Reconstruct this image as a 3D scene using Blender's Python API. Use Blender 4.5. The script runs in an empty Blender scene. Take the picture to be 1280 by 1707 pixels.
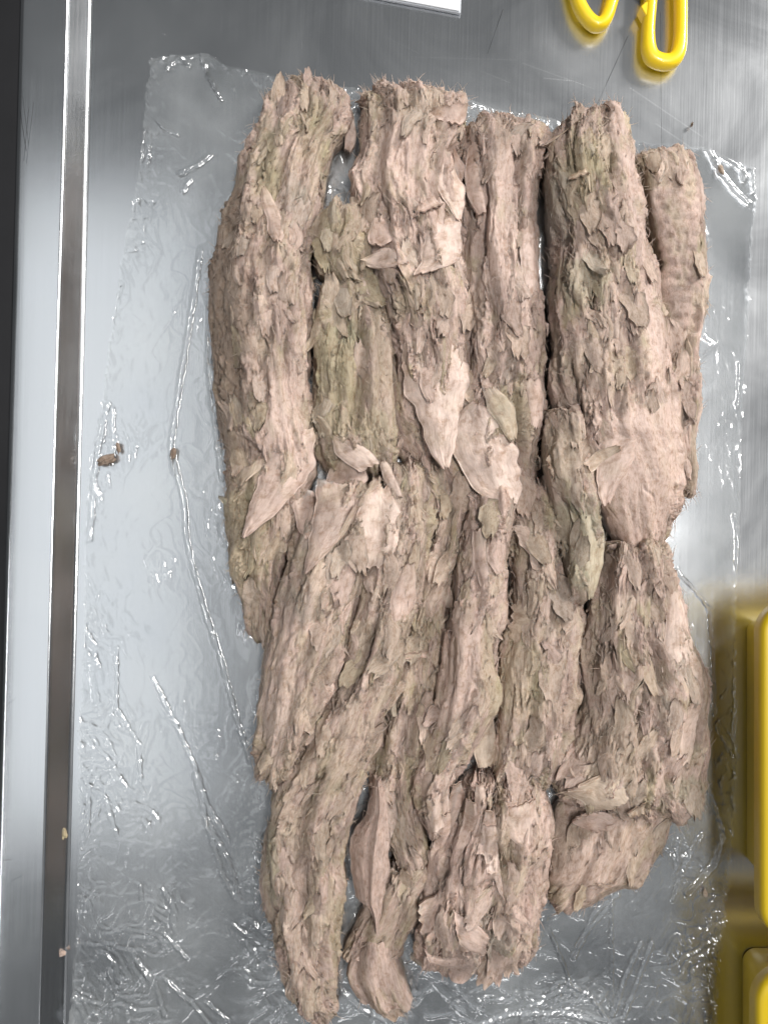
import bpy, math
import numpy as np
from mathutils import Vector
R = math.radians

# ------------------------------------------------------------------ camera, world, light, exposure
sc = bpy.context.scene
S = 0.00045          # metres per photograph pixel on the table top
H = 0.60             # camera height over the table
CX, CY = 640.0, 853.5
col = bpy.data.collections.new('Scene'); sc.collection.children.link(col)

cam_d = bpy.data.cameras.new('camera'); cam = bpy.data.objects.new('camera', cam_d); col.objects.link(cam)
cam.location = (0, 0, H); cam.rotation_euler = (0, 0, 0)
cam_d.sensor_fit = 'VERTICAL'; cam_d.sensor_height = 24.0
cam_d.lens = 24.0 / 2 / ((1707 * S / 2) / H)
cam_d.clip_start = 0.01; cam_d.clip_end = 30
sc.camera = cam

w = bpy.data.worlds.new('World'); sc.world = w; w.use_nodes = True
w.node_tree.nodes['Background'].inputs[0].default_value = (0.93, 0.97, 1.0, 1)
w.node_tree.nodes['Background'].inputs[1].default_value = 0.06

def lamp(name, loc, sx, sy, power, color, tilt=0):
    d = bpy.data.lights.new(name, 'AREA'); d.shape = 'RECTANGLE'; d.size = sx; d.size_y = sy
    d.energy = power; d.color = color
    o = bpy.data.objects.new(name, d); col.objects.link(o); o.location = loc
    o.rotation_euler = (0, R(tilt), 0)                 # 0 = facing straight down
    o['kind'] = 'helper'
    return o
lamp('ceiling_lamp', (0.42, 0.18, 1.9), 0.18, 0.85, 28, (1.0, 0.985, 0.965))
side = lamp('added_side_light', (2.8, 2.1, 2.2), 0.85, 0.85, 175, (1.0, 0.985, 0.965))  # second light added from the right to model the sides of the meat
side.rotation_euler = (-side.location).to_track_quat('-Z', 'Y').to_euler()
lamp('ceiling_lamp', (-0.92, 0.0, 1.9), 0.7, 2.0, 4.0, (0.93, 0.97, 1.0))
lamp('ceiling_lamp', (0.25, -2.2, 1.9), 1.4, 0.12, 9, (0.97, 0.98, 1.0))
lamp('ceiling_lamp', (-1.9, -0.9, 1.9), 0.12, 1.4, 7, (0.97, 0.98, 1.0))
lamp('ceiling_bounce_fill', (0.0, 0.0, 2.5), 5.0, 5.0, 6.0, (0.95, 0.98, 1.0))  # added dim fill in place of ceiling bounce, not a fixture

sc.view_settings.view_transform = 'Standard'; sc.view_settings.look = 'None'
sc.view_settings.gamma = 1; sc.view_settings.use_curve_mapping = False
sc.view_settings.exposure = 0.0
sc.render.engine = 'CYCLES'
sc.cycles.use_denoising = True
sc.cycles.max_bounces = 8; sc.cycles.transparent_max_bounces = 8
sc.cycles.caustics_reflective = True; sc.cycles.blur_glossy = 1.0; sc.cycles.caustics_refractive = False
sc.cycles.sample_clamp_indirect = 3

rng = np.random.default_rng(7)

def U(px, py, z=0.0):
    """photo pixel -> world point on the plane at height z"""
    k = S * (H - z) / H
    return np.stack([(np.asarray(px, float) - CX) * k, (CY - np.asarray(py, float)) * k], -1)

# ------------------------------------------------------------------ numpy noise
def _h(ix, iy, s):
    n = (ix.astype(np.int64) * 374761393 + iy.astype(np.int64) * 668265263 + int(s) * 1442695041) & 0xffffffff
    n = ((n ^ (n >> 13)) * 1274126177) & 0xffffffff
    n = ((n ^ (n >> 16)) * 2246822519) & 0xffffffff
    return ((n ^ (n >> 15)) & 0xffffff) / float(0x1000000)

def perlin(x, y, s=0):
    ix = np.floor(x); iy = np.floor(y); fx = x - ix; fy = y - iy
    ux = fx * fx * fx * (fx * (fx * 6 - 15) + 10); uy = fy * fy * fy * (fy * (fy * 6 - 15) + 10)
    def g(ox, oy):
        a = _h(ix + ox, iy + oy, s) * 6.2831853
        return np.cos(a) * (fx - ox) + np.sin(a) * (fy - oy)
    a = g(0, 0) * (1 - ux) + g(1, 0) * ux; b = g(0, 1) * (1 - ux) + g(1, 1) * ux
    return (a * (1 - uy) + b * uy) * 1.5

def worley(x, y, s=0):
    """F1, F2, three randoms of the nearest cell and the offset from its centre"""
    ix = np.floor(x); iy = np.floor(y)
    f1 = np.full(x.shape, 9.0); f2 = f1.copy(); cx = np.zeros_like(x); cy = np.zeros_like(x); dx = np.zeros_like(x); dy = np.zeros_like(x)
    for ox in (-1, 0, 1):
        for oy in (-1, 0, 1):
            jx = ix + ox; jy = iy + oy
            px = jx + _h(jx, jy, s); py = jy + _h(jx, jy, s + 11)
            ex = x - px; ey = y - py; d = np.sqrt(ex * ex + ey * ey)
            m = d < f1
            f2 = np.where(m, f1, np.minimum(f2, d))
            f1 = np.where(m, d, f1); cx = np.where(m, jx, cx); cy = np.where(m, jy, cy)
            dx = np.where(m, ex, dx); dy = np.where(m, ey, dy)
    return f1, f2, _h(cx, cy, s + 21), _h(cx, cy, s + 31), _h(cx, cy, s + 41), dx, dy

def sstep(a, b, x):
    t = np.clip((x - a) / (b - a), 0, 1); return t * t * (3 - 2 * t)

# ------------------------------------------------------------------ materials
def mat(name):
    m = bpy.data.materials.new(name); m.use_nodes = True
    nt = m.node_tree; nt.nodes.clear()
    out = nt.nodes.new('ShaderNodeOutputMaterial')
    return m, nt, out
def N(nt, t, **kw):
    n = nt.nodes.new(t)
    for k, v in kw.items(): setattr(n, k, v)
    return n
def plain(name, c, rough=0.5, metallic=0.0, var=0.05, scale=40, bump=0.0, coat=0.0):
    m, nt, out = mat(name)
    p = N(nt, 'ShaderNodeBsdfPrincipled'); nt.links.new(p.outputs[0], out.inputs[0])
    tc = N(nt, 'ShaderNodeTexCoord'); ns = N(nt, 'ShaderNodeTexNoise'); ns.inputs['Scale'].default_value = scale; ns.inputs['Detail'].default_value = 5
    nt.links.new(tc.outputs['Object'], ns.inputs['Vector'])
    hs = N(nt, 'ShaderNodeMix', data_type='RGBA'); hs.inputs[6].default_value = (*[x * (1 - var) for x in c], 1); hs.inputs[7].default_value = (*[min(1, x * (1 + var)) for x in c], 1)
    nt.links.new(ns.outputs['Fac'], hs.inputs[0]); nt.links.new(hs.outputs[2], p.inputs['Base Color'])
    p.inputs['Roughness'].default_value = rough; p.inputs['Metallic'].default_value = metallic
    p.inputs['Coat Weight'].default_value = coat
    if bump:
        b = N(nt, 'ShaderNodeBump'); b.inputs['Strength'].default_value = bump; b.inputs['Distance'].default_value = 0.0005
        nt.links.new(ns.outputs['Fac'], b.inputs['Height']); nt.links.new(b.outputs[0], p.inputs['Normal'])
    return m

def tuna_material():
    m, nt, out = mat('cooked_tuna')
    L = nt.links.new
    p = N(nt, 'ShaderNodeBsdfPrincipled'); L(p.outputs[0], out.inputs[0])
    at = N(nt, 'ShaderNodeAttribute', attribute_name='tint')
    fb = N(nt, 'ShaderNodeAttribute', attribute_name='fib')
    def noise(sx, sy, sz, detail=4, rough=0.6, dist=0.0):
        mp = N(nt, 'ShaderNodeMapping'); mp.inputs['Scale'].default_value = (sx, sy, sz); mp.inputs['Rotation'].default_value = (0.55, 0.75, 0.95); L(fb.outputs['Vector'], mp.inputs['Vector'])
        n = N(nt, 'ShaderNodeTexNoise'); n.inputs['Scale'].default_value = 1; n.inputs['Detail'].default_value = detail
        n.inputs['Roughness'].default_value = rough; n.inputs['Distortion'].default_value = dist
        L(mp.outputs[0], n.inputs['Vector']); return n.outputs['Fac']
    streak = noise(0.12, 0.95, 0.95, 5, 0.7, 0.8)
    mott = noise(0.22, 0.3, 0.3, 5, 0.7)
    def ramp(src, stops):
        r = N(nt, 'ShaderNodeValToRGB'); L(src, r.inputs[0])
        e = r.color_ramp.elements
        e[0].position, e[0].color = stops[0][0], (*stops[0][1], 1)
        e[1].position, e[1].color = stops[-1][0], (*stops[-1][1], 1)
        for pos, c in stops[1:-1]:
            x = e.new(pos); x.color = (*c, 1)
        return r.outputs[0]
    def mul(a, b, f=1.0):
        x = N(nt, 'ShaderNodeMix', data_type='RGBA', blend_type='MULTIPLY'); x.inputs[0].default_value = f
        L(a, x.inputs[6]); L(b, x.inputs[7]); return x.outputs[2]
    c = mul(at.outputs['Color'], ramp(streak, [(0.32, (0.72, 0.67, 0.63)), (0.5, (0.96, 0.95, 0.94)), (0.68, (1.12, 1.11, 1.09))]))
    c = mul(c, ramp(mott, [(0.30, (0.66, 0.57, 0.48)), (0.5, (1.0, 0.98, 0.95)), (0.7, (1.10, 1.10, 1.09))]))
    # small dark blood specks
    vo = N(nt, 'ShaderNodeTexVoronoi'); mp = N(nt, 'ShaderNodeMapping'); mp.inputs['Scale'].default_value = (0.075, 0.11, 0.11)
    L(fb.outputs['Vector'], mp.inputs['Vector']); L(mp.outputs[0], vo.inputs['Vector']); vo.inputs['Scale'].default_value = 1
    sp = ramp(vo.outputs['Distance'], [(0.03, (0.62, 0.5, 0.45)), (0.08, (1, 1, 1))])
    c = mul(c, sp, 0.55)
    fin = N(nt, 'ShaderNodeRGB'); fin.outputs[0].default_value = (0.96, 0.935, 0.91, 1); c = mul(c, fin.outputs[0])
    L(c, p.inputs['Base Color'])
    p.inputs['Roughness'].default_value = 0.50; p.inputs['Specular IOR Level'].default_value = 0.45
    p.inputs['Subsurface Weight'].default_value = 0.16
    p.inputs['Subsurface Radius'].default_value = (0.0016, 0.0009, 0.0006); p.inputs['Subsurface Scale'].default_value = 1.0
    f1 = noise(0.17, 1.6, 1.6, 5, 0.75, 0.9); f2 = noise(0.9, 1.2, 1.2, 6, 0.8)
    ad = N(nt, 'ShaderNodeMath', operation='MULTIPLY_ADD'); L(f1, ad.inputs[0]); ad.inputs[1].default_value = 1.0; L(f2, ad.inputs[2])
    b = N(nt, 'ShaderNodeBump'); b.inputs['Strength'].default_value = 0.75; b.inputs['Distance'].default_value = 0.0011
    bs = N(nt, 'ShaderNodeMath', operation='MULTIPLY'); L(at.outputs['Alpha'], bs.inputs[0]); bs.inputs[1].default_value = 0.8; L(bs.outputs[0], b.inputs['Strength'])
    L(ad.outputs[0], b.inputs['Height']); L(b.outputs[0], p.inputs['Normal'])
    return m
M_TUNA = tuna_material()

def steel_material(scratches):
    m, nt, out = mat('scratched_stainless_steel')
    L = nt.links.new
    p = N(nt, 'ShaderNodeBsdfPrincipled'); L(p.outputs[0], out.inputs[0]); p.inputs['Metallic'].default_value = 1.0
    tc = N(nt, 'ShaderNodeTexCoord')
    def noise(scale, detail=4, rough=0.6, dist=0, rot=0):
        mp = N(nt, 'ShaderNodeMapping'); mp.inputs['Scale'].default_value = scale; mp.inputs['Rotation'].default_value = (0, 0, rot)
        L(tc.outputs['Object'], mp.inputs['Vector'])
        n = N(nt, 'ShaderNodeTexNoise'); n.inputs['Scale'].default_value = 1; n.inputs['Detail'].default_value = detail; n.inputs['Roughness'].default_value = rough
        n.inputs['Distortion'].default_value = dist
        L(mp.outputs[0], n.inputs['Vector']); return n.outputs['Fac']
    def mr(src, a, b, c, d):
        r = N(nt, 'ShaderNodeMapRange'); L(src, r.inputs[0])
        for i, v in enumerate((a, b, c, d)): r.inputs[i + 1].default_value = v
        return r.outputs[0]
    grain = noise((900, 9, 1), 3, 0.6)
    cloud = noise((9, 9, 9), 5, 0.6, 0.8)
    spots = noise((60, 60, 60), 3, 0.5)
    rough = N(nt, 'ShaderNodeMath', operation='ADD'); L(mr(cloud, 0.3, 0.7, 0.19, 0.25), rough.inputs[0]); L(mr(grain, 0.3, 0.7, -0.015, 0.015), rough.inputs[1])
    # fine random scratches: thin lines of a stretched noise, in three directions
    sfac = None
    for (sc_, rot, th) in (((1400, 5, 1), 0.05, 0.765), ((900, 8, 1), 1.22, 0.78), ((1000, 7, 1), -0.9, 0.785), ((700, 6, 1), 0.32, 0.775)):
        s = mr(noise(sc_, 2, 0.5, 0, rot), th - 0.05, th, 0, 1)
        if sfac is None: sfac = s
        else:
            a = N(nt, 'ShaderNodeMath', operation='MAXIMUM'); L(sfac, a.inputs[0]); L(s, a.inputs[1]); sfac = a.outputs[0]
    sep = N(nt, 'ShaderNodeSeparateXYZ'); L(tc.outputs['Object'], sep.inputs[0])
    def line(p0, p1, wid):
        (x0, y0), (x1, y1) = p0, p1
        ln = math.hypot(x1 - x0, y1 - y0); ux, uy = (x1 - x0) / ln, (y1 - y0) / ln
        v = N(nt, 'ShaderNodeVectorMath', operation='SUBTRACT'); L(tc.outputs['Object'], v.inputs[0]); v.inputs[1].default_value = (x0, y0, 0)
        d1 = N(nt, 'ShaderNodeVectorMath', operation='DOT_PRODUCT'); L(v.outputs[0], d1.inputs[0]); d1.inputs[1].default_value = (ux, uy, 0)
        d2 = N(nt, 'ShaderNodeVectorMath', operation='DOT_PRODUCT'); L(v.outputs[0], d2.inputs[0]); d2.inputs[1].default_value = (-uy, ux, 0)
        al = N(nt, 'ShaderNodeMath', operation='COMPARE'); L(d1.outputs['Value'], al.inputs[0]); al.inputs[1].default_value = ln / 2; al.inputs[2].default_value = ln / 2
        ac = N(nt, 'ShaderNodeMath', operation='COMPARE'); L(d2.outputs['Value'], ac.inputs[0]); ac.inputs[1].default_value = 0; ac.inputs[2].default_value = wid
        mu = N(nt, 'ShaderNodeMath', operation='MULTIPLY'); L(al.outputs[0], mu.inputs[0]); L(ac.outputs[0], mu.inputs[1]); return mu.outputs[0]
    dark = None; bright = sfac
    for (a, b, wid, kind) in scratches:
        f = line(a, b, wid)
        if kind == 'd':
            if dark is None: dark = f
            else:
                q = N(nt, 'ShaderNodeMath', operation='MAXIMUM'); L(dark, q.inputs[0]); L(f, q.inputs[1]); dark = q.outputs[0]
        else:
            q = N(nt, 'ShaderNodeMath', operation='MAXIMUM'); L(bright, q.inputs[0]); L(f, q.inputs[1]); bright = q.outputs[0]
    c0 = N(nt, 'ShaderNodeMix', data_type='RGBA'); c0.inputs[6].default_value = (0.72, 0.735, 0.755, 1); c0.inputs[7].default_value = (0.80, 0.815, 0.83, 1)
    L(mr(cloud, 0.3, 0.7, 0, 1), c0.inputs[0])
    cg = N(nt, 'ShaderNodeMix', data_type='RGBA', blend_type='MULTIPLY'); cg.inputs[0].default_value = 1
    gr = N(nt, 'ShaderNodeCombineColor'); gv = mr(grain, 0.3, 0.7, 0.985, 1.01)
    for i in range(3): L(gv, gr.inputs[i])
    L(c0.outputs[2], cg.inputs[6]); L(gr.outputs[0], cg.inputs[7])
    bw = N(nt, 'ShaderNodeMath', operation='MULTIPLY'); L(bright, bw.inputs[0]); L(mr(spots, 0.35, 0.65, 0.0, 0.14), bw.inputs[1])
    c1 = N(nt, 'ShaderNodeMix', data_type='RGBA'); L(bw.outputs[0], c1.inputs[0]); L(cg.outputs[2], c1.inputs[6]); c1.inputs[7].default_value = (0.95, 0.95, 0.95, 1)
    prev = c1.outputs[2]
    if dark is not None:
        dw = N(nt, 'ShaderNodeMath', operation='MULTIPLY'); L(dark, dw.inputs[0]); L(mr(spots, 0.35, 0.65, 0.3, 0.9), dw.inputs[1])
        c2 = N(nt, 'ShaderNodeMix', data_type='RGBA'); L(dw.outputs[0], c2.inputs[0]); L(prev, c2.inputs[6]); c2.inputs[7].default_value = (0.22, 0.225, 0.23, 1); prev = c2.outputs[2]
    L(prev, p.inputs['Base Color'])
    ro = N(nt, 'ShaderNodeMath', operation='MULTIPLY_ADD'); L(bright, ro.inputs[0]); ro.inputs[1].default_value = 0.03; L(rough.outputs[0], ro.inputs[2])
    L(ro.outputs[0], p.inputs['Roughness'])
    bm = N(nt, 'ShaderNodeBump'); bm.inputs['Strength'].default_value = 0.035; bm.inputs['Distance'].default_value = 0.0004
    hh = N(nt, 'ShaderNodeMath', operation='MULTIPLY_ADD'); L(spots, hh.inputs[0]); hh.inputs[1].default_value = 1.0; L(grain, hh.inputs[2])
    L(hh.outputs[0], bm.inputs['Height']); L(bm.outputs[0], p.inputs['Normal'])
    return m

def film_material():
    m, nt, out = mat('clear_plastic_film')
    L = nt.links.new
    tr = N(nt, 'ShaderNodeBsdfTransparent'); tr.inputs[0].default_value = (0.97, 0.975, 0.98, 1)
    gl = N(nt, 'ShaderNodeBsdfGlossy'); gl.inputs['Roughness'].default_value = 0.14; gl.inputs['Color'].default_value = (1, 1, 1, 1)
    df = N(nt, 'ShaderNodeBsdfDiffuse'); df.inputs[0].default_value = (0.85, 0.88, 0.88, 1)
    tc = N(nt, 'ShaderNodeTexCoord')
    ns = N(nt, 'ShaderNodeTexNoise'); ns.inputs['Scale'].default_value = 260; ns.inputs['Detail'].default_value = 3; L(tc.outputs['Object'], ns.inputs['Vector'])
    b = N(nt, 'ShaderNodeBump'); b.inputs['Strength'].default_value = 0.10; b.inputs['Distance'].default_value = 0.0008; L(ns.outputs['Fac'], b.inputs['Height'])
    L(b.outputs[0], gl.inputs['Normal'])
    fr = N(nt, 'ShaderNodeFresnel'); fr.inputs[0].default_value = 1.5; L(b.outputs[0], fr.inputs['Normal'])
    fm = N(nt, 'ShaderNodeMath', operation='MULTIPLY_ADD'); L(fr.outputs[0], fm.inputs[0]); fm.inputs[1].default_value = 1.9; fm.inputs[2].default_value = 0.01; fm.use_clamp = True
    m1 = N(nt, 'ShaderNodeMixShader'); n2 = N(nt, 'ShaderNodeTexNoise'); n2.inputs['Scale'].default_value = 14; n2.inputs['Detail'].default_value = 4
    L(tc.outputs['Object'], n2.inputs['Vector'])
    hz = N(nt, 'ShaderNodeMapRange'); L(n2.outputs['Fac'], hz.inputs[0]); hz.inputs[1].default_value = 0.35; hz.inputs[2].default_value = 0.7; hz.inputs[3].default_value = 0.03; hz.inputs[4].default_value = 0.17
    L(hz.outputs[0], m1.inputs[0]); L(tr.outputs[0], m1.inputs[1]); L(df.outputs[0], m1.inputs[2])
    m2 = N(nt, 'ShaderNodeMixShader'); L(fm.outputs[0], m2.inputs[0]); L(m1.outputs[0], m2.inputs[1]); L(gl.outputs[0], m2.inputs[2])
    L(m2.outputs[0], out.inputs[0])
    return m

# ------------------------------------------------------------------ mesh helpers
def link(name, me, parent=None, **props):
    o = bpy.data.objects.new(name, me); col.objects.link(o)
    if parent is not None: o.parent = parent
    for k, v in props.items(): o[k] = v
    return o
def thing(name, label, category, group=None):
    o = link(name, None); o['label'] = label; o['category'] = category
    if group: o['group'] = group
    return o
def mk_mesh(name, V, F, material, tint=None, fib=None, smooth=True):
    """V (n,3) array, F (m,4) int array of quads (a repeated last index makes a triangle)"""
    me = bpy.data.meshes.new(name)
    V = np.ascontiguousarray(V, np.float32); F = np.asarray(F, np.int32)
    nq = len(F); me.vertices.add(len(V)); me.vertices.foreach_set('co', V.ravel())
    k = F.shape[1]
    me.loops.add(nq * k); me.loops.foreach_set('vertex_index', F.ravel())
    me.polygons.add(nq); me.polygons.foreach_set('loop_start', np.arange(0, nq * k, k, dtype=np.int32))
    me.polygons.foreach_set('use_smooth', np.full(nq, smooth))
    if tint is not None:
        a = me.attributes.new('tint', 'FLOAT_COLOR', 'POINT')
        t = np.ones((len(V), 4), np.float32); t[:, :np.shape(tint)[1]] = tint; a.data.foreach_set('color', t.ravel())
    if fib is not None:
        a = me.attributes.new('fib', 'FLOAT_VECTOR', 'POINT'); a.data.foreach_set('vector', np.ascontiguousarray(fib, np.float32).ravel())
    me.materials.append(material); me.update(calc_edges=True); me.validate()
    return me
def grid_quads(n, m, off=0):
    i, j = np.meshgrid(np.arange(n - 1), np.arange(m - 1), indexing='ij')
    a = (i * m + j).ravel() + off
    return np.stack([a, a + m, a + m + 1, a + 1], 1)
def catmull(P, t):
    """P (k,d) control points, chord-length parameter normalised to 0..1"""
    P = np.asarray(P, float); d = np.sqrt((np.diff(P, axis=0) ** 2).sum(1)) ** 0.75 + 1e-9
    u = np.concatenate([[0], np.cumsum(d)]); u /= u[-1]
    mth = np.gradient(P, u, axis=0) if len(P) > 2 else np.repeat((P[1:] - P[:1]), 2, 0)
    i = np.clip(np.searchsorted(u, t, side='right') - 1, 0, len(P) - 2)
    h = (u[i + 1] - u[i])[:, None]; s = ((t - u[i])[:, None]) / h
    h00 = 2 * s ** 3 - 3 * s ** 2 + 1; h10 = s ** 3 - 2 * s ** 2 + s; h01 = -2 * s ** 3 + 3 * s ** 2; h11 = s ** 3 - s ** 2
    return h00 * P[i] + h10 * h * mth[i] + h01 * P[i + 1] + h11 * h * mth[i + 1]
def poly_dist(x, y, pts):
    d = np.full(x.shape, 1e9)
    for (x0, y0), (x1, y1) in zip(pts[:-1], pts[1:]):
        vx, vy = x1 - x0, y1 - y0; t = np.clip(((x - x0) * vx + (y - y0) * vy) / (vx * vx + vy * vy + 1e-12), 0, 1)
        d = np.minimum(d, np.hypot(x - x0 - t * vx, y - y0 - t * vy))
    return d
def in_poly(x, y, pts):
    c = np.zeros(x.shape, bool); n = len(pts)
    for i in range(n):
        x0, y0 = pts[i]; x1, y1 = pts[(i + 1) % n]
        if y0 == y1: continue
        c ^= ((y0 > y) != (y1 > y)) & (x < (x1 - x0) * (y - y0) / (y1 - y0) + x0)
    return c

# ------------------------------------------------------------------ the steel table
ROLL = 0.0268                      # the table edge leans a little in the frame
def tb(px, py):                    # pixel -> table-local coordinates
    x, y = U(px, py); c, s = math.cos(ROLL), math.sin(ROLL)
    return (x * c + y * s * -1, x * s + y * c)
def ln(a, b, wpx, kind): return (tb(*a), tb(*b), wpx * S / 2 * (0.7 if kind == 'b' else 0.8), kind)
scr = [ln((838, 15), (812, 90), 1.3, 'd'), ln((1046, 60), (992, 180), 1.5, 'd'), ln((1100, 20), (1102, 250), 1.0, 'd'),
       ln((1048, 145), (1170, 228), 1.3, 'b'), ln((1092, 206), (1160, 252), 1.2, 'b'), ln((870, 105), (990, 148), 1.2, 'b'),
       ln((905, 130), (955, 135), 2.0, 'b'), ln((800, 118), (850, 138), 1.0, 'b'), ln((52, 205), (62, 270), 1.6, 'd'), ln((66, 200), (58, 285), 1.2, 'd'),
       ln((56, 180), (66, 260), 1.0, 'd'), ln((74, 190), (62, 290), 0.9, 'd'), ln((44, 70), (36, 120), 1.2, 'd'), ln((270, 55), (330, 85), 1.3, 'b'),
       ln((8, 1418), (38, 1416), 1.0, 'd'), ln((38, 1450), (55, 1442), 1.2, 'd'), ln((8, 1190), (30, 1240), 1.0, 'b'), ln((12, 1180), (45, 1155), 0.8, 'd'),
       ln((180, 135), (205, 140), 1.5, 'b'), ln((178, 156), (200, 160), 1.2, 'b'), ln((640, 60), (700, 90), 0.9, 'b'), ln((690, 95), (860, 100), 0.8, 'b')]
M_STEEL = steel_material(scr)
table = thing('steel_table', 'scratched stainless steel work table with a raised rolled rim', 'table')
table.rotation_euler = (0, 0, -ROLL)
def sweep(name, prof, y0, y1, parent, m, ny=2):
    """a profile (x,z) swept along Y"""
    prof = np.asarray(prof); ys = np.linspace(y0, y1, ny)
    V = np.array([(x, y, z) for y in ys for x, z in prof]); F = grid_quads(ny, len(prof))[:, ::-1]
    return link(name, mk_mesh(name, V, F, m), parent)
def arc(cx, cz, r, a0, a1, n=8): return [(cx + r * math.cos(R(a)), cz + r * math.sin(R(a))) for a in np.linspace(a0, a1, n)]
xt = tb(128, 853)[0]               # foot of the sloping wall at the table top
rh = 0.0175
xw = tb(88, 853)[0] * (H - rh) / H
top_prof = [(0.62, 0.0)] + [(x, 0.0) for x in np.linspace(0.5, xt + 0.006, 6)]
sweep('tabletop', [(0.62, -0.03), (0.62, -0.0008), (0.6195, 0)] + [(x, 0.0) for x in np.linspace(0.6, xt + 0.0025, 12)], -0.62, 0.62, table, M_STEEL)
M_RIM = M_STEEL
wall = [(xt + 0.0025, 0.0002), (xt + 0.0012, 0.0004), (xt, 0.0012)] + [(xw + (xt - xw) * k, 0.0012 + (rh - 0.0032) * (1 - k)) for k in (0.9, 0.5, 0.1)]
sweep('rim_wall', wall, -0.62, 0.62, table, M_RIM)
xo = tb(11, 853)[0] * (H - rh) / H
rim = [(xw + 0.002, rh - 0.0020)] + arc(xw - 0.0008, rh - 0.0028, 0.0028, 20, 90, 7) + [(xw - 0.006, rh), (xw - 0.012, rh + 0.0002), (xo + 0.010, rh + 0.0002)] \
    + arc(xo + 0.004, rh - 0.0060, 0.0062, 90, 180, 9) + [(xo - 0.0022, -0.03)]
sweep('rim', rim, -0.62, 0.62, table, M_RIM)
M_FLOOR = plain('dark_floor', (0.02, 0.02, 0.022), 0.6, var=0.3, scale=12)
fl = link('floor', mk_mesh('floor', np.array([(-6, -6, -0.8), (6, -6, -0.8), (6, 6, -0.8), (-6, 6, -0.8)]), np.array([[0, 1, 2, 3]]), M_FLOOR), kind='structure')

# ------------------------------------------------------------------ height map of the meat (for draping flakes)
GR = 0.0008; GX0, GY0 = -0.30, -0.40; GW, GHT = 750, 1000
Z = np.zeros((GHT, GW)); OWN = np.full((GHT, GW), -1, int); DIRX = np.zeros((GHT, GW)); DIRY = np.ones((GHT, GW)); TG = np.zeros((GHT, GW, 3)) + 0.4; BARE = np.zeros((GHT, GW))
def gidx(x, y):
    return np.clip(((y - GY0) / GR).astype(int), 0, GHT - 1), np.clip(((x - GX0) / GR).astype(int), 0, GW - 1)
def splat(V, own, dx, dy, tn=None):
    j, i = gidx(V[:, 0], V[:, 1]); o = np.argsort(V[:, 2]); j, i = j[o], i[o]; z = V[o, 2]
    better = z > Z[j, i]; j, i, z = j[better], i[better], z[better]
    Z[j, i] = z; OWN[j, i] = own; DIRX[j, i] = dx[o][better]; DIRY[j, i] = dy[o][better]
    if tn is not None: TG[j, i] = tn[o][better]
def blur(A, k, it=2):
    A = A.astype(float)
    for _ in range(it):
        for ax in (0, 1):
            c = np.cumsum(np.concatenate([np.repeat(np.take(A, [0], ax), k + 1, ax), A, np.repeat(np.take(A, [-1], ax), k, ax)], ax), ax)
            n = A.shape[ax]
            A = (np.take(c, np.arange(2 * k + 1, n + 2 * k + 1), ax) - np.take(c, np.arange(0, n), ax)) / (2 * k + 1)
    return A
def sample(A, x, y):
    fx = np.clip((x - GX0) / GR - 0.5, 0, GW - 1.01); fy = np.clip((y - GY0) / GR - 0.5, 0, GHT - 1.01)
    i = fx.astype(int); j = fy.astype(int); u = fx - i; v = fy - j
    return (A[j, i] * (1 - u) + A[j, i + 1] * u) * (1 - v) + (A[j + 1, i] * (1 - u) + A[j + 1, i + 1] * u) * v

PINK = np.array((0.545, 0.43, 0.39)); BEIGE = np.array((0.52, 0.435, 0.36)); OLIVE = np.array((0.42, 0.375, 0.255)); BROWN = np.array((0.33, 0.265, 0.22))
PALE = np.array((0.66, 0.54, 0.49)); GREEN = np.array((0.40, 0.385, 0.29)); MAUVE = np.array((0.43, 0.32, 0.30)); GREY = np.array((0.45, 0.405, 0.365))

# ------------------------------------------------------------------ meat bodies
LOINS = []
def expand(rows, z):
    out = []
    for r in rows:
        if len(r) == 3: y, a, b = r; r = (a, y, b, y, 1.0)
        elif len(r) == 4: r = (*r, 1.0)
        a = U(r[0], r[1], z); b = U(r[2], r[3], z); out.append((*a, *b, r[4]))
    return np.array(out)

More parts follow.
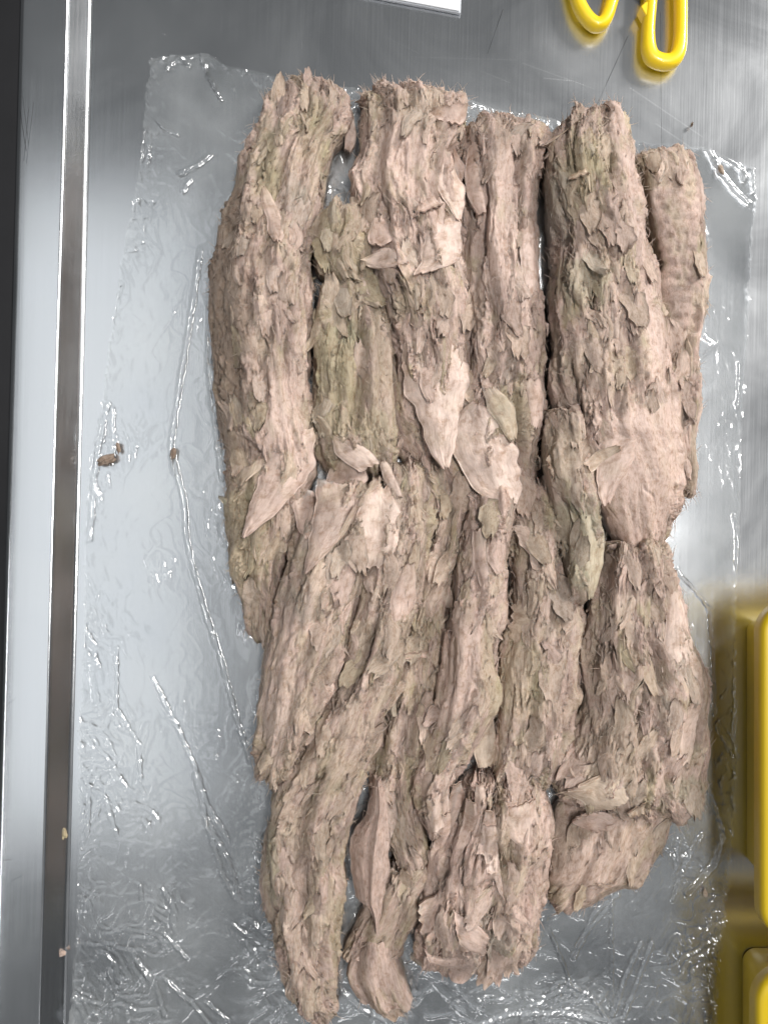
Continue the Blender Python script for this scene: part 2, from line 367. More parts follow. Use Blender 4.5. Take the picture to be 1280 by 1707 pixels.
def loin(name, label, rows, h, z0=0.0012, crest=0.0, n=2.5, seed=1, grooves=(), smooth=(), ribs=(), tint=(), base=(0.55, 0.35, 0.1), rough=1.0, herring=0.25,
         res=0.00085, endr=0.16, tail=None, group=None, category='tuna loin'):
    zm = z0 + 0.38 * h
    P = expand(rows, zm)
    length = np.sqrt(((P[1:, :2] + P[1:, 2:4] - P[:-1, :2] - P[:-1, 2:4]) ** 2).sum(1)).sum() / 2
    width = np.hypot(P[:, 2] - P[:, 0], P[:, 3] - P[:, 1]).max()
    NA = int(np.clip(length / res, 30, 700)); 
    t = np.linspace(0, 1, NA)
    Q = catmull(P, t)
    Lp, Rp = Q[:, :2], Q[:, 2:4]; hs = np.clip(Q[:, 4], 0.1, 1.5)
    # ends round off over endr of the length
    er = endr * 0.5
    e0 = np.clip(t / er, 0, 1); e1 = np.clip((1 - t) / er, 0, 1)
    ends = np.sqrt(np.clip(1 - (1 - e0) ** 2, 0, 1)) * np.sqrt(np.clip(1 - (1 - e1) ** 2, 0, 1))
    hh = h * hs * (0.18 + 0.82 * ends)
    c = (Lp + Rp) / 2; e = (Rp - Lp); wd = np.linalg.norm(e, axis=1) / 2; e = e / (2 * wd[:, None])
    # cross-section
    n = 2 + (n - 2) * 0.35; h = h * 1.08
    th = np.linspace(np.pi, 0, 400); sx = np.sign(np.cos(th)) * np.abs(np.cos(th)) ** (2 / n); sz = np.abs(np.sin(th)) ** (2 / n)
    al = np.concatenate([[0], np.cumsum(np.hypot(np.diff(sx) * width / 2, np.diff(sz) * h * 0.62))])
    NB = int(np.clip(al[-1] / res, 16, 320))
    tt = np.interp(np.linspace(0, al[-1], NB), al, th)
    sx = np.sign(np.cos(tt)) * np.abs(np.cos(tt)) ** (2 / n); sz = np.abs(np.sin(tt)) ** (2 / n)
    bpos = np.interp(np.linspace(0, al[-1], NB), al, al - al[-1] / 2)
    zc = z0 + 0.32 * hh
    X = sx + crest * (1 - sx ** 2)
    lat = np.outer(wd, X)                                                       # lateral position
    wob = 1 + 0.05 * perlin(t[:, None] * length * 90 + 0 * lat, np.sign(lat) * 3.3 + 0.5, seed + 5)
    lat = lat * wob
    px = c[:, 0:1] + lat * e[:, 0:1]; py = c[:, 1:2] + lat * e[:, 1:2]; pz = zc[:, None] + np.outer(hh * 0.68, sz)
    a_mm = np.concatenate([[0], np.cumsum(np.linalg.norm(np.diff(c, axis=0), axis=1))]) * 1000
    A = np.repeat(a_mm[:, None], NB, 1); B = np.repeat((bpos * 1000)[None, :], NA, 0) * (0.35 + 0.65 * (wd / wd.max()))[:, None]
    # normals of the smooth form
    G = np.stack([px, py, pz], -1); ga = np.gradient(G, axis=0); gb = np.gradient(G, axis=1); nr = np.cross(gb, ga); nr = -nr
    nr /= np.linalg.norm(nr, axis=-1, keepdims=True) + 1e-12
    if nr[NA // 2, NB // 2, 2] < 0: nr = -nr
    # fibre relief (mm)
    wa = A + 6 * perlin(A / 30, B / 16, seed + 1); wb = B + 3.2 * perlin(A / 34, B / 15, seed + 2) + 0.9 * perlin(A / 8, B / 5, seed + 3)
    wb2 = wb + herring * 14 * perlin(A / 40, B / 22, seed + 4)
    d = 3.6 * perlin(A / 42, B / 20, seed + 6) + 2.8 * perlin(A / 60, B / 9, seed + 10)
    f1, f2, r1, r2, r3, dx, dy = worley(wa / 27, wb2 / 8.5, seed + 7)
    cell1 = r1
    d1 = (r1 - 0.5) * 1.6 + dx * (r2 - 0.35) * 2.4 + dy * (r3 - 0.5) * 2.2
    f1, f2, q1, q2, q3, dx, dy = worley(wa / 14 + 40, wb2 / 3.0, seed + 8)
    d2 = (q1 - 0.5) * 0.9 + dx * (q2 - 0.35) * 1.2 + dy * (q3 - 0.5) * 0.9
    f1, f2, s1, s2, s3, dx, dy = worley(wa / 4 + 90, wb2 / 1.7, seed + 9)
    d3 = (s1 - 0.5) * 0.55 + dx * (s2 - 0.4) * 0.4
    fib = np.abs(perlin(wa / 34, wb / 2.6, seed + 12)) * -1.3 + perlin(wa / 12, wb / 1.4, seed + 13) * 0.5
    crack = -4.5 * np.exp(-(perlin(wa / 50, wb / 9, seed + 14) / 0.045) ** 2) * sstep(0.0, 0.3, perlin(wa / 34, wb / 16, seed + 15))
    pit = -2.4 * sstep(0.42, 0.7, perlin(wa / 12, wb / 6, seed + 16))
    # torn layers: ragged steps with a lifted lip and a shadow line at their foot
    tz = perlin(wa / 58, wb / 14, seed + 40) + 0.34 * perlin(wa / 20, wb / 5, seed + 41) + 0.16 * perlin(wa / 7, wb / 2.0, seed + 42) + 0.08 * perlin(wa / 1.6, wb / 1.2, seed + 43)
    ter = np.zeros_like(A); lev = np.zeros_like(A)
    for tk, hk in ((-0.42, 1.8), (-0.14, 2.0), (0.12, 2.2), (0.40, 2.0)):
        st_ = sstep(tk - 0.014, tk + 0.014, tz); lev = lev + st_ / 4
        ter = ter + hk * (st_ - 0.5) * 0.8 + 0.9 * st_ * np.exp(-(tz - tk).clip(0) / 0.07) - 1.3 * (1 - st_) * np.exp(-(tk - tz).clip(0) / 0.045)
    patch = sstep(-0.3, 0.4, perlin(A / 30, B / 13, seed + 17) + 0.3 * perlin(A / 11, B / 6, seed + 18))               # some zones more frayed than others
    rgh = rough * (0.22 + 1.05 * patch)
    sm = np.zeros_like(A)
    for (poly, s) in smooth:
        pts = [tuple(U(x, y, z0 + 0.8 * h)) for x, y in poly]
        dd = poly_dist(px, py, pts + pts[:1]) * 1000; ins = in_poly(px, py, pts)
        sm = np.maximum(sm, s * sstep(-7, 6, 5 * perlin(A / 9, B / 6, seed + 44) + np.where(ins, dd, -dd)))
    rgh = rgh * (1 - 0.9 * sm)
    dsp = d * 1.15 * (1 - 0.6 * sm) + (d1 * 0.85 + d2 * 0.5 + d3 * 0.5 + fib * 0.95 + crack * 1.4 + pit * 0.9 + ter * 0.95) * rgh
    for (poly, spacing, slope, depth) in ribs:
        pts = [tuple(U(x, y, z0 + 0.8 * h)) for x, y in poly]
        dd = poly_dist(px, py, pts + pts[:1]) * 1000; ins = in_poly(px, py, pts); k = sstep(-1, 2, np.where(ins, dd, -dd))
        ph = (A + slope * B + 5.0 * perlin(A / 40, B / 24, seed + 30)) / spacing; ph = ph - np.floor(ph)
        jb, ib = gidx(px, py); BARE[jb[k > .5], ib[k > .5]] = 1
        dsp = dsp * (1 - 0.96 * k) + k * depth * (0.45 * ph - 0.2 - 0.55 * np.exp(-((ph - 0.9) / 0.09) ** 2))
    for (pts, wid, dep) in grooves:
        pw = [tuple(U(x, y, z0 + 0.8 * h)) for x, y in pts]
        dd = poly_dist(px, py, pw) * 1000
        dsp = dsp - dep * np.exp(-(dd / wid) ** 2)
    edge = np.clip(sz, 0, 1)[None, :] ** 0.6
    dsp = dsp * (0.35 + 0.65 * edge)
    G = G + nr * (dsp / 1000)[..., None]
    G[..., 2] = np.maximum(G[..., 2], z0 + 0.0006)
    # underside
    low = []
    for k, (f, zf) in enumerate(((0.985, 0.16), (0.90, 0.0))):
        for side in (0, NB - 1):
            q = G[:, side].copy(); cc = c; q[:, :2] = cc + (q[:, :2] - cc) * f; q[:, 2] = z0 + zf * hh * 0.32 * 2; low.append(q)
    V = np.concatenate([G.reshape(-1, 3)] + low); o = NA * NB
    F = [grid_quads(NA, NB)]
    i = np.arange(NA - 1)
    l1, r1_, l2, r2_ = o, o + NA, o + 2 * NA, o + 3 * NA
    F.append(np.stack([i * NB, l1 + i, l1 + i + 1, (i + 1) * NB], 1)); F.append(np.stack([l1 + i, l2 + i, l2 + i + 1, l1 + i + 1], 1))
    F.append(np.stack([i * NB + NB - 1, (i + 1) * NB + NB - 1, r1_ + i + 1, r1_ + i], 1)); F.append(np.stack([r1_ + i, r1_ + i + 1, r2_ + i + 1, r2_ + i], 1))
    F.append(np.stack([l2 + i, r2_ + i, r2_ + i + 1, l2 + i + 1], 1))
    F = np.concatenate(F)
    # end caps as fans
    V = np.concatenate([V, [[*c[0], z0 + hh[0] * 0.35], [*c[-1], z0 + hh[-1] * 0.35]]])
    ca, cb = len(V) - 2, len(V) - 1; j = np.arange(NB - 1)
    F = np.concatenate([F, np.stack([j, j + 1, np.full(NB - 1, ca), np.full(NB - 1, ca)], 1), np.stack([o - NB + j + 1, o - NB + j, np.full(NB - 1, cb), np.full(NB - 1, cb)], 1)])
    tri = F[F[:, 2] == F[:, 3]]; F = F[F[:, 2] != F[:, 3]]
    # tints
    T = np.zeros((NA, NB, 3)); wp, wbg, wo = base
    nz = perlin(A / 22, B / 11, seed + 20) + 0.5 * perlin(A / 7, B / 3.5, seed + 21); nz2 = perlin(A / 34, B / 12, seed + 22) + 0.4 * perlin(A / 9, B / 4, seed + 23)
    kb = sstep(-0.25, 0.45, nz + (wbg - wp)); ko = sstep(0.25, 0.8, nz2 + wo - 0.1)
    T[:] = PINK; T = T * (1 - kb[..., None]) + BEIGE * kb[..., None]; T = T * (1 - ko[..., None] * 0.75) + OLIVE * ko[..., None] * 0.75
    km = sstep(0.3, 0.7, perlin(A / 26, B / 8, seed + 24)) * 0.45; T = T * (1 - km[..., None]) + MAUVE * km[..., None]
    kz = (0.6 * sstep(0.18, 0.5, perlin(wa / 60, wb / 6, seed + 45) + 0.25 * perlin(wa / 12, wb / 3, seed + 46)))[..., None]; T = T * (1 - kz) + BROWN * 1.15 * kz
    kz = (0.42 * sstep(0.1, 0.5, perlin(A / 45, B / 15, seed + 47) + 0.2 * perlin(A / 9, B / 4, seed + 48)))[..., None]; T = T * (1 - kz) + PALE * 0.98 * kz
    T = T * np.array([1.0, 1.0, 1.0]) * (0.90 + 0.2 * ((seed * 0.6180339) % 1.0))
    T = T * (0.82 + 0.34 * lev[..., None]) * (0.92 + 0.16 * cell1[..., None]) * (0.93 + 0.14 * q1[..., None])
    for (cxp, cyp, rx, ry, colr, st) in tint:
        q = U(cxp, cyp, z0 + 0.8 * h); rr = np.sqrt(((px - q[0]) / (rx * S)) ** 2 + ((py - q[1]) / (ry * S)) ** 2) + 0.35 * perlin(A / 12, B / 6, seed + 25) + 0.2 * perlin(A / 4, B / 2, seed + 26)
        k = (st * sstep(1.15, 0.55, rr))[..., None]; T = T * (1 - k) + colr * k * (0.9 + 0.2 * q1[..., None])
    jb, ib = gidx(px, py); bsel = sm > 0.4; BARE[jb[bsel], ib[bsel]] = 1
    k = (sm * 0.75)[..., None]; T = T * (1 - k) + PINK * 1.08 * k
    fibv = np.stack([A, B + 0 * A, G[..., 2] * 1000], -1).reshape(-1, 3)
    ne = len(V) - o
    tint_v = np.concatenate([np.concatenate([T, (1 - 0.75 * sm)[..., None]], -1).reshape(-1, 4), np.repeat([[*(BROWN * 1.2), 1.0]], ne, 0)]); fib_v = np.concatenate([fibv, np.zeros((ne, 3))])
    fib_v[o:o + 4 * NA, 0] = np.tile(a_mm, 4)
    Fq = np.concatenate([F, np.concatenate([tri[:, :3], tri[:, :1]], 1)[:0]])
    root = thing(name, label, category, group)
    base_pt = np.array([*c[NA // 2], z0]); root.location = base_pt
    me = mk_body(name + '_mesh', V - base_pt, Fq, tri[:, :3], tint_v, fib_v)
    link('body', me, root)
    ax = np.gradient(c, axis=0); ax /= np.linalg.norm(ax, axis=1, keepdims=True) + 1e-9
    own = len(LOINS); LOINS.append(dict(root=root, base=base_pt, seed=seed, z0=z0, h=h))
    # finer splat to avoid holes
    Gf = G
    splat(Gf.reshape(-1, 3), own, np.repeat(ax[:, 0], NB), np.repeat(ax[:, 1], NB), T.reshape(-1, 3))
    Gm = (G[:-1, :-1] + G[1:, 1:]) / 2; splat(Gm.reshape(-1, 3), own, np.repeat(ax[:-1, 0], NB - 1), np.repeat(ax[:-1, 1], NB - 1), T[:-1, :-1].reshape(-1, 3))
    return own

def mk_body(name, V, Q, Tr, tint, fib):
    me = bpy.data.meshes.new(name)
    me.vertices.add(len(V)); me.vertices.foreach_set('co', np.ascontiguousarray(V, np.float32).ravel())
    li = np.concatenate([Q.ravel(), Tr.ravel()]).astype(np.int32); nq, ntr = len(Q), len(Tr)
    me.loops.add(len(li)); me.loops.foreach_set('vertex_index', li); me.polygons.add(nq + ntr)
    me.polygons.foreach_set('loop_start', np.concatenate([np.arange(nq) * 4, nq * 4 + np.arange(ntr) * 3]).astype(np.int32))
    me.polygons.foreach_set('use_smooth', np.ones(nq + ntr, bool))
    a = me.attributes.new('tint', 'FLOAT_COLOR', 'POINT'); t = np.ones((len(V), 4), np.float32); t[:, :np.shape(tint)[1]] = tint; a.data.foreach_set('color', t.ravel())
    a = me.attributes.new('fib', 'FLOAT_VECTOR', 'POINT'); a.data.foreach_set('vector', np.ascontiguousarray(fib, np.float32).ravel())
    me.materials.append(M_TUNA); me.update(calc_edges=True); me.validate()
    return me

# ---- the pieces, bottom ones first (rows: y, left x, right x, or xl, yl, xr, yr, height factor)
GRP = 'cooked tuna pieces laid side by side on the film'
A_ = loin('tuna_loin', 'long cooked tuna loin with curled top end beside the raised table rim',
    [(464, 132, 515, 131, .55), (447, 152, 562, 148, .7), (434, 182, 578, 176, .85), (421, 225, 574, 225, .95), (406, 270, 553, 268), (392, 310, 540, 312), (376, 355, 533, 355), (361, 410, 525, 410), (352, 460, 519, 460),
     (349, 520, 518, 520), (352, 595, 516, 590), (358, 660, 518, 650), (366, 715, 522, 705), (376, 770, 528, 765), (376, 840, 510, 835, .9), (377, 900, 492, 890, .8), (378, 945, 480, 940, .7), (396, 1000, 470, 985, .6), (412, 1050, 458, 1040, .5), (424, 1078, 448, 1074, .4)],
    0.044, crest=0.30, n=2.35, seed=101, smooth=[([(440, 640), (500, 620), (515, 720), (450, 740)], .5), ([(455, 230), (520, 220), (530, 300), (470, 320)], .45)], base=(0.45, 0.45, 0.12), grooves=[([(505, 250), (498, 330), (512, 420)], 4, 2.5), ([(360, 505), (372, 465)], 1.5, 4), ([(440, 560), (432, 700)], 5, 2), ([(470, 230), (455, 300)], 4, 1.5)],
    tint=[(378, 500, 50, 300, BROWN * .9, .9), (450, 290, 28, 70, OLIVE, .7), (520, 230, 30, 70, OLIVE, .55), (400, 900, 50, 120, OLIVE, .6), (495, 330, 18, 40, GREY, .7), (470, 640, 60, 60, PINK, .5), (430, 430, 30, 60, MAUVE, .4)], group=GRP)  # dark left flank: part brown pigment, part its shade put into the tint
C_ = loin('tuna_loin', 'broad frayed tuna loin with ragged top next to the notch showing film',
    [(608, 148, 716, 143, .6), (597, 170, 765, 172, .8), (603, 215, 776, 212), (596, 262, 770, 262), (584, 320, 775, 320), (594, 370, 780, 370), (606, 430, 783, 430), (630, 480, 786, 480), (650, 540, 788, 540), (658, 600, 788, 600, .95), (664, 660, 784, 655, .85), (690, 720, 778, 715, .7), (715, 765, 770, 760, .5)],
    0.042, crest=0.0, n=2.7, seed=202, smooth=[([(625, 210), (720, 215), (725, 300), (680, 340), (630, 320)], .55)], base=(0.65, 0.3, 0.02), rough=1.15, grooves=[([(763, 240), (772, 320), (776, 420)], 3, 11), ([(690, 300), (700, 420)], 3, 2), ([(625, 240), (640, 350)], 4, 2), ([(660, 560), (680, 640), (710, 730)], 4, 5)],
    tint=[(700, 190, 45, 40, BEIGE, .8), (640, 185, 35, 40, BROWN, .4), (690, 510, 40, 40, OLIVE, .4)], group=GRP)
C2 = loin('tuna_loin', 'pale segmented tuna loin with scaly middle between two frayed loins',
    [(786, 198, 850, 192, .6), (772, 222, 912, 226, .85), (770, 262, 906, 262), (771, 310, 900, 310), (774, 380, 898, 380), (775, 450, 897, 450), (778, 530, 903, 530), (780, 600, 906, 600), (772, 650, 909, 650), (756, 700, 904, 700), (752, 750, 894, 755, .9), (775, 800, 888, 805, .75), (805, 838, 870, 838, .5)],
    0.040, crest=-0.05, n=2.8, seed=303, base=(0.75, 0.2, 0.0), rough=1.0, grooves=[([(868, 260), (872, 400), (866, 470)], 3, 8), ([(790, 230), (806, 330), (800, 430)], 3, 7), ([(800, 640), (850, 632), (880, 640)], 2.5, 4), ([(858, 660), (870, 760), (860, 830)], 3, 6), ([(815, 307), (858, 307)], 1.2, 1.5), ([(812, 330), (856, 336)], 1.2, 1.5)],
    smooth=[([(812, 250), (862, 250), (860, 340), (855, 470), (806, 470), (808, 340)], .6)], tint=[(855, 690, 40, 60, OLIVE, .7), (880, 230, 25, 25, BROWN, .5), (880, 720, 14, 90, BROWN, .5)], group=GRP)
E_ = loin('tuna_loin', 'narrow tuna loin with slanting ridged segments at the outer edge by the yellow bins',
    [(1066, 252, 1094, 251, .6), (1044, 272, 1122, 264, .8), (1046, 305, 1156, 298), (1052, 350, 1161, 350), (1066, 410, 1165, 410), (1078, 465, 1163, 465), (1086, 530, 1158, 530), (1088, 590, 1156, 590), (1090, 650, 1152, 650), (1095, 720, 1149, 720), (1098, 780, 1146, 780), (1104, 820, 1144, 818, .7), (1112, 838, 1132, 836, .5)],
    0.036, crest=0.30, n=4.5, seed=404, base=(0.5, 0.45, 0.1), rough=0.7, ribs=[([(1090, 300), (1160, 290), (1166, 430), (1156, 560), (1098, 560), (1082, 430)], 9.5, 0.05, 6.5)],
    grooves=[([(1050, 290), (1068, 380), (1082, 440)], 7, 15)], tint=[(1065, 290, 28, 40, OLIVE, .6), (1085, 400, 12, 40, OLIVE, .5), (1070, 380, 24, 60, BROWN, .5)], group=GRP)
B_ = loin('tuna_loin', 'olive tinted tuna loin with a blunt knobbed end and a lengthwise furrow',
    [(552, 348, 592, 350, .7), (530, 375, 606, 378, .95), (523, 410, 610, 412), (521, 445, 614, 445, .85), (534, 470, 622, 470, .75), (530, 520, 644, 520, .85), (522, 580, 655, 580, .9), (519, 640, 660, 640, .9), (520, 700, 663, 700, .9), (530, 755, 662, 755, .8), (560, 800, 655, 800, .5)],
    0.044, crest=0.05, n=2.6, seed=505, base=(0.2, 0.6, 0.3), rough=0.8, endr=0.14, grooves=[([(604, 485), (604, 560), (600, 640), (590, 710)], 5, 11), ([(575, 500), (570, 600), (560, 690)], 9, 4), ([(522, 452), (560, 462), (610, 455)], 3, 5), ([(535, 553), (598, 560)], 1.8, 1.6), ([(530, 590), (596, 588)], 1.6, 1.4), ([(545, 395), (600, 400)], 1.6, 2)],
    tint=[(565, 590, 45, 110, OLIVE, .75), (575, 550, 25, 18, GREEN, .8), (570, 410, 45, 60, OLIVE, .55), (560, 700, 45, 40, OLIVE, .5), (640, 620, 25, 100, BEIGE, .6), (625, 720, 35, 40, OLIVE, .45)], group=GRP)
D_ = loin('tuna_loin', 'thick dark crusted tuna loin ending in a smooth pink slab',
    [(950, 188, 1008, 182, .6), (934, 208, 1036, 204, .8), (912, 245, 1041, 250, .95), (906, 295, 1051, 305), (912, 370, 1066, 377), (918, 440, 1084, 440), (917, 505, 1096, 500), (918, 565, 1108, 560), (921, 632, 1118, 632), (924, 700, 1130, 700), (942, 740, 1138, 740, .92), (968, 785, 1141, 780, .84), (990, 832, 1130, 832, .74), (1012, 870, 1120, 870, .64), (1032, 905, 1106, 905, .55), (1048, 930, 1090, 928, .5), (1060, 944, 1078, 942, .42)],
    0.052, z0=0.003, crest=-0.05, n=3.6, seed=606, base=(0.55, 0.3, 0.1), rough=1.1,
    smooth=[([(1010, 700), (1140, 660), (1146, 800), (1110, 880), (1080, 930), (1040, 915), (1000, 830)], 1.0), ([(1035, 260), (1050, 280), (1110, 560), (1125, 660), (1075, 650), (1060, 430)], .7)],
    grooves=[([(930, 300), (945, 420)], 4, 2), ([(975, 600), (960, 680)], 4, 3)],
    tint=[(960, 300, 45, 70, OLIVE, .75), (985, 400, 40, 60, BROWN, .5), (930, 330, 20, 60, GREY, .7), (970, 470, 50, 40, GREEN, .6), (1000, 270, 30, 40, OLIVE, .6), (1000, 610, 60, 50, BEIGE, .5), (1000, 540, 50, 30, PINK, .6), (960, 680, 30, 40, BROWN, .4)], group=GRP)
H_ = loin('tuna_loin', 'slim brownish tuna strip lying low in the gap of the lower row',
    [(640, 640, 780, 640, .7), (646, 690, 780, 690), (668, 760, 800, 760), (700, 830, 800, 835), (722, 900, 772, 900), (700, 955, 756, 955), (676, 1030, 750, 1035), (662, 1100, 742, 1105), (640, 1180, 730, 1180), (620, 1260, 722, 1260), (618, 1330, 712, 1330), (648, 1400, 712, 1400), (660, 1440, 708, 1442, .6)],
    0.022, crest=0.1, n=2.4, seed=707, base=(0.3, 0.45, 0.15), tint=[(700, 1040, 25, 90, OLIVE, .4), (680, 1360, 30, 60, BROWN, .4)], grooves=[([(690, 1150), (680, 1300)], 2.5, 3)], group=GRP)
L_ = loin('tuna_loin', 'wide tuna loin with a smooth side slab and torn lower end near the yellow bins',
    [(1012, 905, 1100, 905, .7), (1000, 950, 1118, 955), (985, 1010, 1134, 1010), (968, 1060, 1152, 1060), (965, 1110, 1172, 1105), (964, 1180, 1179, 1180), (948, 1235, 1180, 1235), (930, 1285, 1176, 1285), (926, 1320, 1170, 1322, .9), (965, 1345, 1160, 1348, .7), (1000, 1362, 1150, 1366, .5)],
    0.042, z0=0.002, crest=-0.05, n=2.8, seed=808, base=(0.5, 0.45, 0.1), rough=1.1, grooves=[([(1088, 990), (1086, 1100), (1090, 1220), (1110, 1300)], 4, 5), ([(1000, 1070), (1010, 1180), (985, 1270)], 7, 4), ([(1060, 1180), (1075, 1300)], 3, 4)],
    tint=[(1000, 1100, 35, 120, BROWN, .45), (1020, 1250, 60, 60, BEIGE, .6), (1150, 1320, 40, 25, GREEN, .6), (1165, 1180, 15, 90, BROWN, .5), (1050, 960, 50, 40, PINK, .6)], group=GRP)
M_ = loin('tuna_chunk', 'smooth brown tuna chunk sticking out below the torn loin end',
    [(960, 1325, 1140, 1318, .8), (918, 1372, 1118, 1365), (914, 1412, 1106, 1405), (914, 1445, 1082, 1440), (916, 1475, 1034, 1466, .9), (913, 1500, 985, 1500, .7), (922, 1514, 950, 1514, .5)],
    0.026, crest=0.15, n=2.4, seed=909, smooth=[([(990, 1370), (1080, 1360), (1060, 1440), (940, 1500), (930, 1470)], .7)], base=(0.6, 0.2, 0.05), rough=0.6, grooves=[([(952, 1500), (985, 1430), (1000, 1390)], 4, 4), ([(1020, 1460), (1050, 1390)], 3, 2.5), ([(925, 1395), (960, 1385)], 9, 14)],
    tint=[(990, 1430, 110, 100, BROWN * 1.15, .6), (950, 1450, 40, 60, BROWN, .6), (1060, 1400, 40, 40, OLIVE, .4), (930, 1500, 25, 20, OLIVE, .5)], category='tuna chunk', group=GRP)
J_ = loin('tuna_loin', 'greyish olive tuna loin with wavy fibres below the hanging greenish flap',
    [(848, 800, 922, 800, .6), (848, 850, 930, 850, .85), (850, 890, 940, 890, .95), (850, 940, 944, 940), (846, 990, 958, 985), (836, 1050, 967, 1050), (829, 1110, 967, 1105), (829, 1180, 960, 1180), (826, 1236, 952, 1236), (822, 1282, 932, 1282, .9), (846, 1312, 908, 1312, .6)],
    0.036, crest=0.0, n=2.5, seed=1010, smooth=[([(842, 1080), (880, 1070), (885, 1200), (845, 1220)], .5)], base=(0.4, 0.5, 0.2), rough=1.15, tint=[(870, 1130, 45, 90, OLIVE, .7), (900, 1020, 60, 40, BROWN, .3), (930, 1180, 35, 80, PINK, .5), (890, 950, 30, 50, BEIGE, .5)], grooves=[([(850, 960), (842, 1050)], 3, 5), ([(895, 1100), (880, 1260)], 4, 3)], group=GRP)
I_ = loin('tuna_loin', 'pinkish tuna loin with long twisted fibres and a curled lower tip',
    [(790, 812, 838, 816, .6), (774, 850, 856, 850, .9), (768, 900, 846, 900), (757, 955, 838, 955), (745, 1030, 832, 1030), (736, 1105, 829, 1105), (727, 1160, 828, 1160), (712, 1217, 806, 1217), (700, 1262, 780, 1262, .95), (694, 1305, 757, 1305, .95), (703, 1350, 748, 1350, .9), (720, 1388, 744, 1386, .6)],
    0.046, crest=0.0, n=2.4, seed=1111, smooth=[([(748, 1060), (800, 1050), (790, 1170), (735, 1200)], .6)], base=(0.6, 0.35, 0.1), tint=[(800, 1000, 25, 110, MAUVE, .35), (812, 1110, 18, 90, OLIVE, .5), (775, 1120, 25, 80, PINK, .5)], grooves=[([(800, 870), (790, 960), (805, 1030)], 3, 4), ([(770, 1150), (760, 1240)], 3, 2), ([(725, 1290), (735, 1330)], 2, -2)], group=GRP)
G_ = loin('tuna_loin', 'longest tuna loin of the lower row with a furrow and a pointed tail',
    [(645, 772, 700, 766, .6), (626, 820, 716, 810, .9), (610, 880, 718, 872), (600, 950, 706, 942), (585, 1030, 691, 1022), (565, 1100, 677, 1095), (540, 1170, 652, 1165), (505, 1240, 632, 1238), (465, 1300, 606, 1305), (448, 1350, 586, 1362), (441, 1412, 577, 1422), (443, 1485, 576, 1482), (452, 1545, 570, 1542), (472, 1605, 561, 1605), (496, 1655, 557, 1655, .8), (516, 1694, 560, 1690, .6), (536, 1712, 552, 1708, .5)],
    0.047, crest=0.05, n=2.6, seed=1212, smooth=[([(560, 1180), (630, 1150), (600, 1290), (540, 1300)], .45)], base=(0.35, 0.6, 0.1), endr=0.1, grooves=[([(508, 1320), (508, 1440), (505, 1540), (520, 1620)], 8, 7), ([(565, 1330), (560, 1460)], 3, 2), ([(640, 960), (600, 1130)], 3, 2.5)],
    tint=[(450, 1430, 16, 80, GREEN, .5), (560, 1560, 16, 60, OLIVE, .5), (660, 900, 30, 60, PALE, .3), (520, 1250, 60, 40, BEIGE, .5), (510, 1400, 25, 120, BROWN, .35), (500, 1600, 30, 60, MAUVE, .35), (560, 1280, 40, 50, OLIVE, .35)], group=GRP)
F_ = loin('tuna_loin', 'slanted tuna loin with a blunt rounded lower end overlapping the longest loin',
    [(552, 806, 640, 792, .6), (508, 850, 640, 845, .9), (482, 920, 626, 905), (465, 985, 608, 970), (446, 1060, 592, 1035), (436, 1142, 574, 1100), (429, 1217, 546, 1168), (428, 1268, 516, 1236, .95), (434, 1302, 478, 1294, .7)],
    0.050, z0=0.006, crest=0.12, n=2.6, seed=1313, smooth=[([(470, 1000), (520, 1040), (500, 1180), (450, 1280), (432, 1240), (445, 1090)], .6)], base=(0.4, 0.6, 0.05), rough=0.95, endr=0.12, grooves=[([(600, 850), (560, 915), (545, 930)], 2.5, 4), ([(500, 1040), (475, 1065)], 1.5, 2), ([(510, 1070), (478, 1100)], 1.5, 2), ([(510, 1120), (470, 1150)], 1.5, 1.5), ([(540, 1000), (490, 1130)], 3, 2)],
    tint=[(500, 1010, 35, 30, GREY, .4), (450, 1290, 30, 20, BEIGE, .8), (455, 1200, 25, 60, GREY, .4), (540, 890, 40, 40, GREY, .5)], group=GRP)
Q_ = loin('tuna_chunk', 'small shaded tuna chunk tucked behind the upright twisted flake strip',
    [(636, 1440, 705, 1442, .7), (622, 1480, 712, 1480), (600, 1515, 705, 1512), (585, 1550, 690, 1545), (592, 1580, 670, 1580, .6)],
    0.024, seed=1414, base=(0.4, 0.5, 0.15), category='tuna chunk', group=GRP, tint=[(640, 1530, 60, 50, BROWN, .3)])
P_ = loin('tuna_chunk', 'fan shaped tuna chunk with stacked pink layers beside the pointed tail',
    [(600, 1566, 652, 1562, .7), (588, 1590, 662, 1590), (580, 1615, 672, 1615), (588, 1638, 680, 1640), (622, 1655, 680, 1662, .8), (650, 1664, 676, 1668, .5)],
    0.026, seed=1515, base=(0.8, 0.2, 0.0), rough=0.5, ribs=[([(600, 1580), (665, 1570), (684, 1670), (585, 1640)], 5.2, 0.15, 3.6)], category='tuna chunk', group=GRP)
